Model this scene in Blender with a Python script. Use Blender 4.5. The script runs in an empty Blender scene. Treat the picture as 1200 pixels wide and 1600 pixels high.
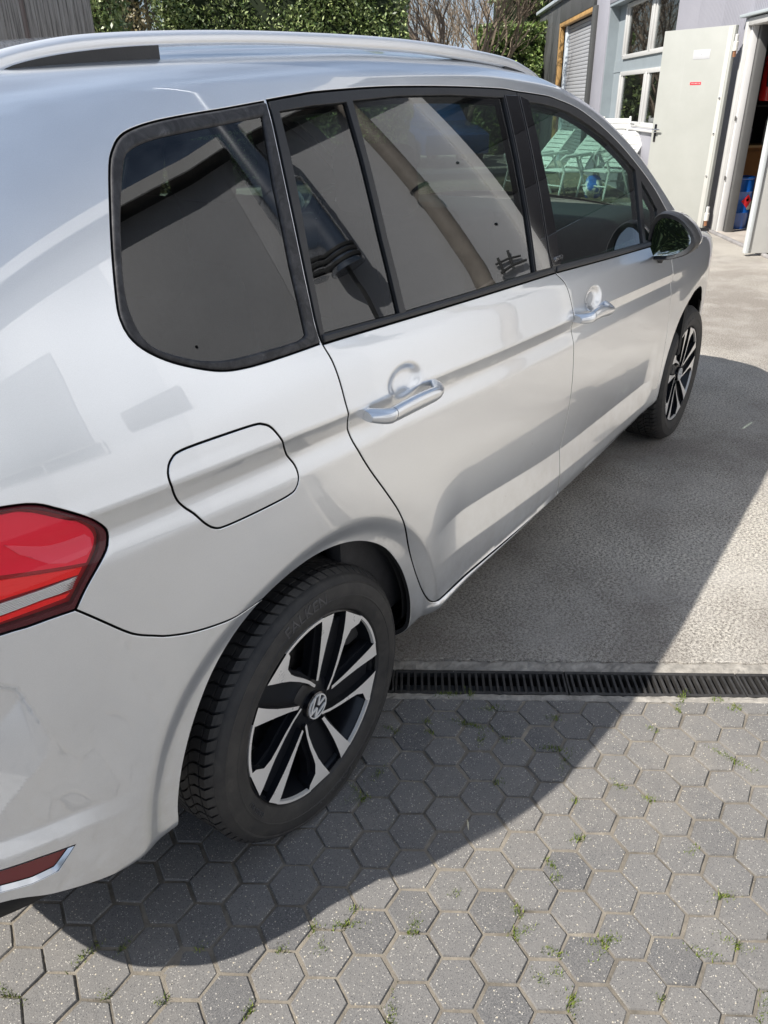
import bpy, bmesh, math, random
import numpy as np
from mathutils import Vector, Matrix, Euler
from mathutils.geometry import delaunay_2d_cdt
from mathutils.kdtree import KDTree
random.seed(7); rng=np.random.default_rng(7)
SC=bpy.context.scene; COL=SC.collection
# ---------------------------------------------------------------- camera, sky, sun, exposure
CAM=np.array([-0.9921,-1.7540,1.5020]); YAW,PITCH,ROLL,FPX=0.611687,0.489803,-0.017512,1207.8
def cam_axes():
    f=np.array([math.cos(YAW)*math.cos(PITCH),math.sin(YAW)*math.cos(PITCH),-math.sin(PITCH)])
    r0=np.array([math.sin(YAW),-math.cos(YAW),0]); u0=np.cross(r0,f)
    return math.cos(ROLL)*r0+math.sin(ROLL)*u0,-math.sin(ROLL)*r0+math.cos(ROLL)*u0,f
_r,_u_,_f=cam_axes()
cd=bpy.data.cameras.new('camera'); cam=bpy.data.objects.new('camera',cd); COL.objects.link(cam)
cam.matrix_world=Matrix(((_r[0],_u_[0],-_f[0],CAM[0]),(_r[1],_u_[1],-_f[1],CAM[1]),(_r[2],_u_[2],-_f[2],CAM[2]),(0,0,0,1)))
cd.sensor_fit='AUTO'; cd.sensor_width=36; cd.lens=FPX/1600*36; cd.clip_start=.05; cd.clip_end=600
SC.camera=cam
SUN=Vector((-.86,.44,1.02)).normalized()
w=bpy.data.worlds.new('World'); SC.world=w; w.use_nodes=True
nt=w.node_tree; bg=nt.nodes['Background']; sky=nt.nodes.new('ShaderNodeTexSky')
sky.sky_type='NISHITA'; sky.sun_disc=False; sky.sun_elevation=math.asin(SUN.z); sky.sun_rotation=math.atan2(SUN.x,SUN.y)%(2*math.pi)
sky.air_density=1.0; sky.dust_density=1.6; sky.ozone_density=1.0
# thin broken spring cloud over the blue: one noise on the sky direction, the same all round
tc=nt.nodes.new('ShaderNodeTexCoord'); mp=nt.nodes.new('ShaderNodeMapping'); mp.inputs['Scale'].default_value=(1,1,2.6); nt.links.new(tc.outputs['Generated'],mp.inputs[0])
cn=nt.nodes.new('ShaderNodeTexNoise'); cn.inputs['Scale'].default_value=2.6; cn.inputs['Detail'].default_value=9; cn.inputs['Roughness'].default_value=.58; nt.links.new(mp.outputs[0],cn.inputs['Vector'])
rp=nt.nodes.new('ShaderNodeValToRGB'); rp.color_ramp.elements[0].position=.40; rp.color_ramp.elements[1].position=.66; rp.color_ramp.elements[0].color=(.04,.04,.04,1); rp.color_ramp.elements[1].color=(.85,.85,.85,1); nt.links.new(cn.outputs['Fac'],rp.inputs[0])
mxc=nt.nodes.new('ShaderNodeMix'); mxc.data_type='RGBA'; nt.links.new(rp.outputs[0],mxc.inputs[0]); nt.links.new(sky.outputs[0],mxc.inputs[6]); mxc.inputs[7].default_value=(6.8,8.3,10.8,1)
nt.links.new(mxc.outputs[2],bg.inputs[0]); bg.inputs[1].default_value=.068
ld=bpy.data.lights.new('sun','SUN'); ld.energy=5.0; ld.angle=math.radians(.53); ld.color=(1,.95,.875)
sun=bpy.data.objects.new('sun',ld); COL.objects.link(sun); sun.rotation_euler=SUN.to_track_quat('Z','Y').to_euler(); sun.location=SUN*30
SC.view_settings.view_transform='Standard'; SC.view_settings.look='None'; SC.view_settings.gamma=1; SC.view_settings.use_curve_mapping=False
SC.view_settings.exposure=0.55
try: SC.cycles.max_bounces=10; SC.cycles.transparent_max_bounces=16; SC.cycles.sample_clamp_indirect=6
except Exception: pass
# ---------------------------------------------------------------- material helpers
def mat(name,col=(.5,.5,.5),rough=.5,metal=0,coat=0,coatr=.03,spec=.5,trans=0,ior=1.5):
    m=bpy.data.materials.new(name); m.use_nodes=True; b=m.node_tree.nodes['Principled BSDF']
    b.inputs['Base Color'].default_value=(*col,1); b.inputs['Roughness'].default_value=rough; b.inputs['Metallic'].default_value=metal
    b.inputs['Coat Weight'].default_value=coat; b.inputs['Coat Roughness'].default_value=coatr
    b.inputs['Specular IOR Level'].default_value=spec; b.inputs['Transmission Weight'].default_value=trans; b.inputs['IOR'].default_value=ior
    return m
def N(m,t,**k):
    n=m.node_tree.nodes.new(t)
    for a,v in k.items():
        if a.startswith('i_'):
            key=a[2:].replace('_',' ')
            n.inputs[key].default_value=v
        else: setattr(n,a,v)
    return n
def Lk(m,a,b): m.node_tree.links.new(a,b)
def bs(m): return m.node_tree.nodes['Principled BSDF']
def pos(m,scale=(1,1,1)):
    g=N(m,'ShaderNodeNewGeometry'); mp=N(m,'ShaderNodeMapping'); mp.inputs['Scale'].default_value=scale; Lk(m,g.outputs['Position'],mp.inputs['Vector']); return mp.outputs[0]
def noise(m,vec,scale,detail=4,rough=.55,dist=0):
    n=N(m,'ShaderNodeTexNoise'); n.inputs['Scale'].default_value=scale; n.inputs['Detail'].default_value=detail; n.inputs['Roughness'].default_value=rough; n.inputs['Distortion'].default_value=dist
    Lk(m,vec,n.inputs['Vector']); return n.outputs['Fac']
def ramp(m,fac,stops):
    r=N(m,'ShaderNodeValToRGB'); cr=r.color_ramp
    while len(cr.elements)<len(stops): cr.elements.new(.5)
    for e,(p,c) in zip(cr.elements,stops): e.position=p; e.color=(*c,1) if len(c)==3 else c
    Lk(m,fac,r.inputs[0]); return r.outputs[0]
def g(v): return (v,v,v)
def mix(m,fac,a,b,mode='MIX'):
    n=N(m,'ShaderNodeMix',data_type='RGBA',blend_type=mode)
    for s,x in ((0,fac),(6,a),(7,b)):
        if hasattr(x,'is_linked') or hasattr(x,'links'): Lk(m,x,n.inputs[s])
        else: n.inputs[s].default_value=x if s==0 else (*x,1)
    return n.outputs[2]
def bump(m,h,strength=.3,dist=.01,into=None):
    n=N(m,'ShaderNodeBump'); n.inputs['Strength'].default_value=strength; n.inputs['Distance'].default_value=dist; Lk(m,h,n.inputs['Height'])
    if into is not None: Lk(m,into,n.inputs['Normal'])
    return n.outputs[0]
def varied(name,col,rough=.6,var=.25,scale=6,bs_=.15,bscale=60,metal=0,coat=0,bd=.004):
    m=mat(name,col,rough,metal,coat); p=pos(m); n=noise(m,p,scale,5,.6)
    lo=tuple(c*(1-var) for c in col); hi=tuple(min(1,c*(1+var)) for c in col)
    Lk(m,ramp(m,n,[(.3,lo),(.7,hi)]),bs(m).inputs['Base Color'])
    if bs_>0: Lk(m,bump(m,noise(m,p,bscale,4,.6),bs_,bd),bs(m).inputs['Normal'])
    return m
# ---------------------------------------------------------------- object helpers
def link(name,me,m=None,parent=None,kind=None):
    o=bpy.data.objects.new(name,me); COL.objects.link(o)
    if m is not None:
        for x in (m if isinstance(m,(list,tuple)) else [m]): me.materials.append(x)
    if parent is not None: o.parent=parent
    if kind: o['kind']=kind
    return o
def thing(name,label,cat,loc=(0,0,0),rz=0,group=None):
    o=bpy.data.objects.new(name,None); COL.objects.link(o); o.location=loc; o.rotation_euler=(0,0,rz); o.empty_display_size=.1
    return tag(o,label,cat,group)
def tag(o,label,cat,group=None):
    o['label']=label; o['category']=cat
    if group: o['group']=group
    return o
def mesh(name,v,f,smooth=False,normals=None):
    me=bpy.data.meshes.new(name); me.from_pydata([tuple(map(float,p)) for p in v],[],[tuple(map(int,q)) for q in f]); me.update()
    if smooth: me.polygons.foreach_set('use_smooth',[True]*len(me.polygons))
    if normals is not None: me.normals_split_custom_set_from_vertices([tuple(map(float,n)) for n in normals])
    return me
def bm_mesh(name,bm,smooth=False):
    me=bpy.data.meshes.new(name); bm.to_mesh(me); bm.free()
    if smooth: me.polygons.foreach_set('use_smooth',[True]*len(me.polygons))
    return me
def autosm(me,ang=35):
    me.polygons.foreach_set('use_smooth',[True]*len(me.polygons))
    try: me.set_sharp_from_angle(angle=math.radians(ang))
    except Exception: pass
    return me
def boxm(size,bevel=0,seg=2,name='box',center=(0,0,0),rot=None):
    bm=bmesh.new(); bmesh.ops.create_cube(bm,size=1)
    for v in bm.verts: v.co=Vector((v.co.x*size[0],v.co.y*size[1],v.co.z*size[2]))
    if bevel>0: bmesh.ops.bevel(bm,geom=bm.edges[:],offset=min(bevel,min(size)*.45),segments=seg,affect='EDGES',profile=.5)
    if rot is not None: bmesh.ops.transform(bm,matrix=Euler(rot).to_matrix().to_4x4(),verts=bm.verts)
    bmesh.ops.translate(bm,vec=center,verts=bm.verts)
    me=bm_mesh(name,bm)
    return autosm(me) if bevel>0 else me
def box(name,loc,size,m,parent=None,bevel=0,rot=(0,0,0),kind=None,seg=2):
    o=link(name,boxm(size,bevel,seg,name),m,parent,kind); o.location=loc; o.rotation_euler=rot; return o
def box2(name,a,b,m,parent=None,bevel=0,kind=None):
    a=np.array(a,float);b=np.array(b,float); return box(name,tuple((a+b)/2),tuple(np.abs(b-a)),m,parent,bevel,kind=kind)
def tubem(path,rad,n=10,name='tube',cap=True,closed=False):
    path=[Vector(p) for p in path]; k=len(path); rad=rad if hasattr(rad,'__len__') else [rad]*k
    V=[];F=[]; up=None
    for i,p in enumerate(path):
        if closed: t=path[(i+1)%k]-path[i-1]
        else: t=path[min(i+1,k-1)]-path[max(i-1,0)]
        t.normalize()
        if up is None: up=Vector((0,0,1)) if abs(t.z)<.9 else Vector((1,0,0))
        a=t.cross(up); a.normalize(); b=a.cross(t); up=b
        for j in range(n):
            th=2*math.pi*j/n; V.append(p+(a*math.cos(th)+b*math.sin(th))*rad[i])
    for i in range(k if closed else k-1):
        for j in range(n):
            i2=(i+1)%k; F.append((i*n+j,i*n+(j+1)%n,i2*n+(j+1)%n,i2*n+j))
    if cap and not closed: F.append(tuple(range(n-1,-1,-1))); F.append(tuple(range((k-1)*n,k*n)))
    return autosm(mesh(name,V,F),40)
def lathem(prof,n=64,axis='Z',name='lathe',ang=30):
    V=[];F=[]; k=len(prof)
    for j in range(n):
        th=2*math.pi*j/n
        for r,h in prof:
            V.append((r*math.cos(th),r*math.sin(th),h) if axis=='Z' else (r*math.cos(th),h,r*math.sin(th)))
    for j in range(n):
        for i in range(k-1):
            a,b=j*k+i,((j+1)%n)*k+i; F.append((a,b,b+1,a+1) if axis=='Z' else (a,a+1,b+1,b))
    return autosm(mesh(name,V,F),ang)
def prism(pts,y0,y1,name='prism',axis='Y',bevel=0):
    """polygon in the plane across `axis`, extruded from y0 to y1"""
    bm=bmesh.new(); mk={'Y':lambda p,y:(p[0],y,p[1]),'Z':lambda p,y:(p[0],p[1],y),'X':lambda p,y:(y,p[0],p[1])}[axis]
    vs=[bm.verts.new(mk(p,y0)) for p in pts]; f=bm.faces.new(vs)
    r=bmesh.ops.extrude_face_region(bm,geom=[f]); vv=[e for e in r['geom'] if isinstance(e,bmesh.types.BMVert)]
    d={'Y':(0,y1-y0,0),'Z':(0,0,y1-y0),'X':(y1-y0,0,0)}[axis]; bmesh.ops.translate(bm,vec=d,verts=vv)
    bmesh.ops.recalc_face_normals(bm,faces=bm.faces)
    if bevel>0: bmesh.ops.bevel(bm,geom=bm.edges[:],offset=bevel,segments=2,affect='EDGES',profile=.5)
    me=bm_mesh(name,bm); return autosm(me,30)
def copy_tree(o,parent=None):
    c=o.copy(); COL.objects.link(c)
    if parent is not None: c.parent=parent
    for ch in list(o.children): copy_tree(ch,c)
    return c
def textm(txt,size,depth=.001,name='lettering'):
    cu=bpy.data.curves.new('txt','FONT'); cu.body=txt; cu.size=size; cu.extrude=depth; cu.align_x='CENTER'; cu.align_y='CENTER'; cu.resolution_u=3
    o=bpy.data.objects.new('txt',cu); COL.objects.link(o); bpy.context.view_layer.update()
    me=bpy.data.meshes.new_from_object(o); bpy.data.objects.remove(o); bpy.data.curves.remove(cu); me.name=name; return me
# ---------------------------------------------------------------- materials
def make_paint():
    m=mat('silver_paint',(.80,.84,.89),.30,.80,1.0,.01); p=pos(m)
    fl=noise(m,p,1400,2,.5); ms=noise(m,p,2.2,5,.6)
    c=ramp(m,fl,[(.3,(.76,.795,.835)),(.7,(.84,.875,.92))])
    # road dust low on the body, a film with its own blotches
    sp=N(m,'ShaderNodeSeparateXYZ'); g_=N(m,'ShaderNodeNewGeometry'); Lk(m,g_.outputs['Position'],sp.inputs[0])
    mr=N(m,'ShaderNodeMapRange'); mr.inputs['From Min'].default_value=.62; mr.inputs['From Max'].default_value=.26; Lk(m,sp.outputs['Z'],mr.inputs['Value'])
    du=ramp(m,noise(m,p,16,6,.7),[(.35,g(.05)),(.75,g(.50))]); mu=N(m,'ShaderNodeMath',operation='MULTIPLY'); Lk(m,mr.outputs[0],mu.inputs[0]); Lk(m,du,mu.inputs[1])
    c=mix(m,mu.outputs[0],c,(.40,.375,.34)); 
    v=N(m,'ShaderNodeTexVoronoi'); v.inputs['Scale'].default_value=34; Lk(m,p,v.inputs['Vector']); sel=N(m,'ShaderNodeSeparateColor'); Lk(m,v.outputs['Color'],sel.inputs[0])
    a_=N(m,'ShaderNodeMath',operation='GREATER_THAN'); Lk(m,sel.outputs[0],a_.inputs[0]); a_.inputs[1].default_value=.955; b_=N(m,'ShaderNodeMath',operation='LESS_THAN'); Lk(m,v.outputs['Distance'],b_.inputs[0]); b_.inputs[1].default_value=.040
    sk=N(m,'ShaderNodeMath',operation='MULTIPLY'); Lk(m,a_.outputs[0],sk.inputs[0]); Lk(m,b_.outputs[0],sk.inputs[1]); c=mix(m,sk.outputs[0],c,(.10,.085,.07))
    Lk(m,c,bs(m).inputs['Base Color'])
    bs(m).inputs['Roughness'].default_value=.30; bs(m).inputs['Coat IOR'].default_value=2.05; bs(m).inputs['Coat Roughness'].default_value=.015
    return m
PAINT=make_paint()
def glass(name,tint,k=1.9,film=.0):
    m=bpy.data.materials.new(name); m.use_nodes=True; n=m.node_tree.nodes; n.remove(n['Principled BSDF']); out=n['Material Output']
    t=N(m,'ShaderNodeBsdfTransparent'); t.inputs[0].default_value=(*tint,1); gl=N(m,'ShaderNodeBsdfGlossy'); gl.inputs['Roughness'].default_value=0.0; gl.inputs[0].default_value=(.97,.98,1,1)
    fr=N(m,'ShaderNodeFresnel'); ge=N(m,'ShaderNodeNewGeometry'); ma=N(m,'ShaderNodeMath',operation='MULTIPLY_ADD'); Lk(m,ge.outputs['Backfacing'],ma.inputs[0]); ma.inputs[1].default_value=-.8333; ma.inputs[2].default_value=1.5; Lk(m,ma.outputs[0],fr.inputs[0]); mu=N(m,'ShaderNodeMath',operation='MULTIPLY',use_clamp=True); Lk(m,fr.outputs[0],mu.inputs[0]); mu.inputs[1].default_value=k
    mx=N(m,'ShaderNodeMixShader'); Lk(m,mu.outputs[0],mx.inputs[0]); Lk(m,t.outputs[0],mx.inputs[1]); Lk(m,gl.outputs[0],mx.inputs[2])
    if film>0:   # thin dust film
        d=N(m,'ShaderNodeBsdfDiffuse'); d.inputs[0].default_value=(.55,.53,.5,1); f2=N(m,'ShaderNodeMixShader'); p=pos(m)
        Lk(m,ramp(m,noise(m,p,9,6,.7),[(.35,g(film*.4)),(.8,g(film*1.6))]),f2.inputs[0]); Lk(m,mx.outputs[0],f2.inputs[1]); Lk(m,d.outputs[0],f2.inputs[2]); Lk(m,f2.outputs[0],out.inputs[0])
    else: Lk(m,mx.outputs[0],out.inputs[0])
    return m
G_DARK=glass('privacy_glass',(.20,.225,.22),1.5,.006)
G_GREEN=glass('green_tinted_glass',(.60,.80,.72),1.9,.006)
G_CLEAR=glass('clear_lens',(.98,.98,.98),.75)
G_WIN=glass('window_glass',(.55,.6,.6),1.0,.01)
BLACK_TRIM=varied('black_trim_plastic',(.022,.023,.026),.42,.2,20,.12,300)
def make_rubber():
    m=mat('weathered_rubber',(.03,.03,.033),.6); p=pos(m)
    n=noise(m,p,26,7,.75,1.2); Lk(m,ramp(m,n,[(.42,(.018,.018,.021)),(.60,(.05,.05,.054)),(.74,(.13,.13,.135))]),bs(m).inputs['Base Color'])
    Lk(m,bump(m,noise(m,p,150,4,.6),.2,.002),bs(m).inputs['Normal']); return m
RUBBER=make_rubber()
GLOSS_BLACK=mat('gloss_black',(.006,.006,.008),.06,0,1,.0)
DARKIN=mat('dark_cavity_plastic',(.008,.008,.009),.8)
LINING=varied('arch_liner_felt',(.004,.004,.005),.95,.3,30,.5,120); bs(LINING).inputs['Specular IOR Level'].default_value=.05
def make_tyre():
    m=mat('tyre_rubber',(.03,.03,.032),.62); p=pos(m)
    n=noise(m,p,18,7,.7,.8); n2=noise(m,p,5,4,.6)
    c=ramp(m,n,[(.35,(.018,.018,.02)),(.62,(.038,.037,.036)),(.82,(.085,.078,.068))])
    c=mix(m,ramp(m,n2,[(.4,g(0)),(.75,g(.35))]),c,(.075,.068,.058)); Lk(m,c,bs(m).inputs['Base Color'])
    Lk(m,bump(m,noise(m,p,220,3,.6),.15,.002),bs(m).inputs['Normal']); return m
TYRE=make_tyre()
ALLOY=mat('machined_alloy',(.86,.84,.81),.42,.30,.4,.1)
Lk(ALLOY,ramp(ALLOY,noise(ALLOY,pos(ALLOY),22,6,.7),[(.3,g(.24)),(.75,g(.42))]),bs(ALLOY).inputs['Roughness'])
RIMBLK=mat('rim_black',(.008,.009,.012),.32,0,.25,.1,.3)
CHROME=mat('chrome',(.8,.8,.8),.08,1)
STEEL=varied('brake_steel',(.30,.29,.28),.45,.3,40,.2,200,metal=1)
RED_DARK=mat('lamp_maroon',(.085,.003,.010),.4,spec=.2)
RED_DEEP=mat('lamp_deep_red',(.42,.005,.012),.4,spec=.2)
RED=mat('lamp_red',(.95,.012,.045),.5,spec=.15); 
REDB=mat('lamp_bright_red',(1.0,.015,.015),.5,spec=.15)
Lk(REDB,bump(REDB,noise(REDB,pos(REDB,(1,1,6)),40,1,.5),.3,.003),bs(REDB).inputs['Normal'])
LAMPW=mat('lamp_reflector',(.75,.75,.74),.2,.6)
REFL=mat('red_reflector',(.16,.012,.016),.3,0,.6,.1)
SEAT=varied('seat_fabric',(.035,.036,.04),.9,.3,60,.3,300)
LIGHTTRIM=varied('headliner_fabric',(.42,.41,.39),.95,.1,30,.1,300)
DASH=varied('dashboard_plastic',(.03,.03,.033),.6,.2,40,.2,300)
def make_paver():
    m=mat('paver_concrete',(.2,.2,.2),.85); p=pos(m)
    at=N(m,'ShaderNodeAttribute',attribute_name='tone'); big=noise(m,p,1.7,4,.6); mid=noise(m,p,26,5,.6)
    base=mix(m,at.outputs['Fac'],(.088,.087,.090),(.168,.161,.154))
    base=mix(m,ramp(m,big,[(.42,g(0)),(.70,g(.75))]),base,(.235,.215,.188))
    base=mix(m,ramp(m,mid,[(.25,g(0)),(.7,g(.55))]),base,(.115,.113,.112),'MIX')
    fine=noise(m,p,420,3,.7); base=mix(m,ramp(m,fine,[(.44,g(0)),(.56,g(.42))]),base,(.25,.243,.232))
    for sc,th,col in ((300,.33,(.42,.40,.36)),(125,.20,(.52,.47,.37)),(170,.22,(.46,.44,.40)),(430,.40,(.06,.06,.065))):
        v=N(m,'ShaderNodeTexVoronoi'); v.inputs['Scale'].default_value=sc; v.inputs['Randomness'].default_value=1; Lk(m,p,v.inputs['Vector'])
        sel=N(m,'ShaderNodeSeparateColor'); Lk(m,v.outputs['Color'],sel.inputs[0])
        a=N(m,'ShaderNodeMath',operation='GREATER_THAN'); Lk(m,sel.outputs[0],a.inputs[0]); a.inputs[1].default_value=.87
        b_=N(m,'ShaderNodeMath',operation='LESS_THAN'); Lk(m,v.outputs['Distance'],b_.inputs[0]); b_.inputs[1].default_value=th
        mu=N(m,'ShaderNodeMath',operation='MULTIPLY'); Lk(m,a.outputs[0],mu.inputs[0]); Lk(m,b_.outputs[0],mu.inputs[1])
        base=mix(m,mu.outputs[0],base,col)
    Lk(m,base,bs(m).inputs['Base Color'])
    nb=bump(m,noise(m,p,260,4,.7),.55,.0025); Lk(m,bump(m,noise(m,p,60,3,.6),.25,.004,nb),bs(m).inputs['Normal']); return m
PAVER=make_paver()
def make_sand():
    m=mat('joint_sand',(.24,.21,.17),.95); p=pos(m); c=ramp(m,noise(m,p,9,6,.7),[(.3,(.11,.098,.08)),(.5,(.215,.19,.155)),(.75,(.33,.295,.24))])
    Lk(m,c,bs(m).inputs['Base Color']); Lk(m,bump(m,noise(m,p,350,4,.7),.7,.004),bs(m).inputs['Normal']); return m
SAND=make_sand()
def make_conc():
    m=mat('rough_concrete',(.4,.37,.33),.88); p=pos(m)
    f=noise(m,p,105,5,.85,.3); f2=noise(m,p,210,3,.75); st=noise(m,p,.55,5,.62,.4); st2=noise(m,p,2.4,6,.7)
    c=ramp(m,f,[(.40,(.12,.108,.095)),(.49,(.43,.40,.355)),(.58,(.80,.755,.67))])
    c=mix(m,ramp(m,f2,[(.46,g(0)),(.58,g(.3))]),c,(.62,.59,.53))
    c=mix(m,ramp(m,noise(m,p,1.1,5,.6,1.0),[(.54,g(0)),(.70,g(.25))]),c,(.24,.195,.17))
    c=mix(m,ramp(m,st,[(.44,g(0)),(.60,g(.62))]),c,(.20,.175,.155))
    c=mix(m,ramp(m,st2,[(.48,g(0)),(.70,g(.42))]),c,(.60,.57,.53))
    # worn darker strip where cars stand: a patch of the slab itself
    Lk(m,c,bs(m).inputs['Base Color'])
    nb=bump(m,f,1.0,.008); Lk(m,bump(m,f2,.7,.003,nb),bs(m).inputs['Normal']); return m
CONC=make_conc()
KERB=varied('edge_concrete',(.30,.28,.25),.9,.35,25,.5,140,bd=.006)
IRON=varied('cast_iron',(.045,.043,.042),.6,.35,30,.4,180,metal=.3)
MOSS=mat('moss_green',(.14,.20,.035),.8)
ASPH=varied('far_asphalt',(.16,.155,.15),.9,.3,3,.3,80)
def make_wall():
    m=mat('lavender_panel',(.60,.60,.66),.5); p=N(m,'ShaderNodeTexCoord').outputs['Object']
    Lk(m,ramp(m,noise(m,p,1.6,6,.65),[(.3,(.285,.285,.325)),(.7,(.325,.325,.365))]),bs(m).inputs['Base Color']); return m
WALLP=make_wall()
GREYPANEL=varied('grey_wall_panel',(.58,.59,.61),.5,.07,1.2,.05,8)
FASCIA=varied('white_fascia',(.75,.75,.74),.5,.06,2,.05,30)
FRAMEW=varied('white_window_frame',(.56,.56,.55),.4,.04,8,0)
REVEAL=varied('blue_grey_reveal',(.26,.30,.325),.6,.06,4,0)
def make_leafdoor():
    m=mat('cream_steel_door',(.72,.73,.69),.45); p=N(m,'ShaderNodeTexCoord').outputs['Object']
    mp=N(m,'ShaderNodeMapping'); mp.inputs['Scale'].default_value=(9,9,.7); Lk(m,p,mp.inputs[0])
    c=ramp(m,noise(m,p,2.2,6,.7),[(.3,(.36,.37,.345)),(.7,(.40,.41,.385))]); c=mix(m,ramp(m,noise(m,mp.outputs[0],1.4,5,.7),[(.60,g(0)),(.80,g(.35))]),c,(.45,.46,.45))
    Lk(m,c,bs(m).inputs['Base Color']); return m
LEAFDOOR=make_leafdoor()
DARKGREY=varied('dark_grey_cladding',(.065,.067,.067),.6,.12,2,.1,20)
WOOD=varied('orange_wood',(.42,.25,.09),.6,.25,7,.2,60)
WOOD2=varied('cabinet_wood',(.30,.14,.05),.5,.2,6,.1,60)
SHUT=varied('shutter_grey',(.36,.37,.39),.4,.06,3,0)
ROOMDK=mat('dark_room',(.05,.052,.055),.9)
RED_EX=mat('extinguisher_red',(.55,.01,.01),.25,0,.6)
BLUE=mat('drum_blue',(.01,.10,.42),.3,0,.6)
WHITEP=varied('white_plastic',(.66,.67,.65),.4,.05,6,0)
ZINC=varied('galvanised_duct',(.48,.50,.53),.22,.15,5,.05,20,metal=1)
TANPIPE=varied('tan_pipe',(.30,.27,.235),.5,.15,8,.1,60)
def make_leaf(name,a,b,c):
    m=mat(name,b,.42); oi=N(m,'ShaderNodeAttribute',attribute_name='tone')
    Lk(m,ramp(m,oi.outputs['Fac'],[(0,a),(.5,b),(1,c)]),bs(m).inputs['Base Color']); return m
LEAF=make_leaf('hedge_leaf',(.03,.06,.02),(.14,.20,.055),(.46,.52,.24))
LEAF2=make_leaf('ivy_leaf',(.04,.08,.02),(.15,.23,.055),(.42,.50,.19))
BARK=varied('bark',(.16,.125,.09),.9,.35,14,.4,50)
def make_board():
    m=mat('weathered_board',(.25,.23,.2),.9); oi=N(m,'ShaderNodeObjectInfo'); p=N(m,'ShaderNodeTexCoord').outputs['Object']
    mp=N(m,'ShaderNodeMapping'); mp.inputs['Scale'].default_value=(14,14,.9); Lk(m,p,mp.inputs[0]); 
    ad=N(m,'ShaderNodeVectorMath',operation='ADD'); Lk(m,mp.outputs[0],ad.inputs[0]); cx=N(m,'ShaderNodeCombineXYZ'); mu=N(m,'ShaderNodeMath',operation='MULTIPLY'); Lk(m,oi.outputs['Random'],mu.inputs[0]); mu.inputs[1].default_value=90; Lk(m,mu.outputs[0],cx.inputs[0]); Lk(m,mu.outputs[0],cx.inputs[2]); Lk(m,cx.outputs[0],ad.inputs[1])
    c=ramp(m,noise(m,ad.outputs[0],1.3,7,.75),[(.36,(.08,.07,.06)),(.50,(.30,.27,.24)),(.72,(.48,.45,.41))])
    c=mix(m,ramp(m,oi.outputs['Random'],[(.0,g(.0)),(.92,g(.0)),(.94,g(.5))]),c,(.10,.035,.02)); Lk(m,c,bs(m).inputs['Base Color']); return m
BOARD=make_board()
# ---- body surface of the car: u along the flank, v up it
W0=0.912
XC,HL=1.378,2.264          # car centre and half length
def _plan():
    th=np.linspace(0,np.pi,6001)          # 0 = front centre, pi/2 = side, pi = rear centre
    n=np.where(th<np.pi/2,4.6,7.0)
    c,s=np.cos(th),np.sin(th)
    r=(np.abs(c)**n+np.abs(s)**n)**(-1/n)
    x=XC+HL*c*r; y=W0*s*r
    return x,-y
_px,_py=_plan()
_ds=np.hypot(np.diff(_px),np.diff(_py)); _s=np.concatenate([[0],np.cumsum(_ds)])
_i0=np.argmin(np.abs(_px-0.0)+10*(_py>-.5)); _u=(_s[_i0]-_s)      # u increases forward, 0 at x=0
_o=np.argsort(_u); _u=_u[_o]; _px=_px[_o]; _py=_py[_o]
def _sm(a,k):
    g=np.exp(-.5*(np.arange(-3*k,3*k+1)/k)**2); g/=g.sum()
    return np.convolve(np.pad(a,3*k,mode='edge'),g,'valid')
UU=np.linspace(_u[0],_u[-1],4000)
_cx=np.interp(UU,_u,_px); _cy=np.interp(UU,_u,_py)
_tx=np.gradient(_cx,UU); _ty=np.gradient(_cy,UU); _l=np.hypot(_tx,_ty); _tx/=_l; _ty/=_l
_tx=_sm(_tx,12);_ty=_sm(_ty,12);_l=np.hypot(_tx,_ty);_tx/=_l;_ty/=_l
UMIN,UMAX=UU[0],UU[-1]
def _fold(u):
    u=np.asarray(u,float); a=np.where(u<UMIN,2*UMIN-u,np.where(u>UMAX,2*UMAX-u,u)); return a,np.where((u<UMIN)|(u>UMAX),-1.0,1.0)
def plan(u):
    u,sg=_fold(u)
    x=np.interp(u,UU,_cx); y=np.interp(u,UU,_cy); tx=np.interp(u,UU,_tx); ty=np.interp(u,UU,_ty)
    return x,y*sg,ty,-tx*sg                      # outward normal (ty,-tx): for tx=+1 it is (0,-1)
def sstep(a,b,x):
    t=np.clip((x-a)/(b-a),0,1); return t*t*(3-2*t)
def gau(x,c,w): return np.exp(-.5*((x-c)/w)**2)
# base section: inset D against height z (reference: belt at 1.08)
_zk=np.array([0.05,0.15,0.22,0.275,0.298,0.314,0.332,0.40,0.52,0.62,0.72,0.82,0.90,0.96,1.02,1.08,1.14,1.25,1.36,1.45,1.52,1.60,1.8])
_dk=np.array([.26,.18,.125,.075,.042,.020,.011,.009,.008,.006,.003,.001,.001,.004,.013,.031,.051,.090,.131,.168,.200,.240,.34])
ZT=np.arange(0.05,1.85,.001); _D=_sm(np.interp(ZT,_zk,_dk),12)
_tk=dict(be=([-1.6,-.9,-.3,.05,1.07,1.84,2.3,2.8,3.6],[1.14,1.14,1.135,1.127,1.075,1.03,1.0,.93,.8]),
 ch=([-1.6,-.9,-.45,-.08,.1,.43,.71,1.2,1.58,2.37,3.5],[1.01,1.004,.999,.986,.977,.960,.942,.921,.908,.872,.84]),
 bt=([.3,.50,.74,1.23,1.6,2.3],[.545,.56,.53,.475,.47,.45]),bb=([.3,.73,1.23,1.66,2.3],[.475,.433,.392,.378,.362]),
 ze=([-2.0,-1.3,-.85,-.5,-.2,.1,.5,1.0,1.4,1.7,2.0,2.3,2.5,2.65,2.85,3.1,3.4,3.6,4.0,5.2],[1.495,1.495,1.505,1.54,1.566,1.585,1.602,1.598,1.567,1.500,1.375,1.195,1.06,1.005,.975,.945,.89,.84,.79,.79]))
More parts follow.
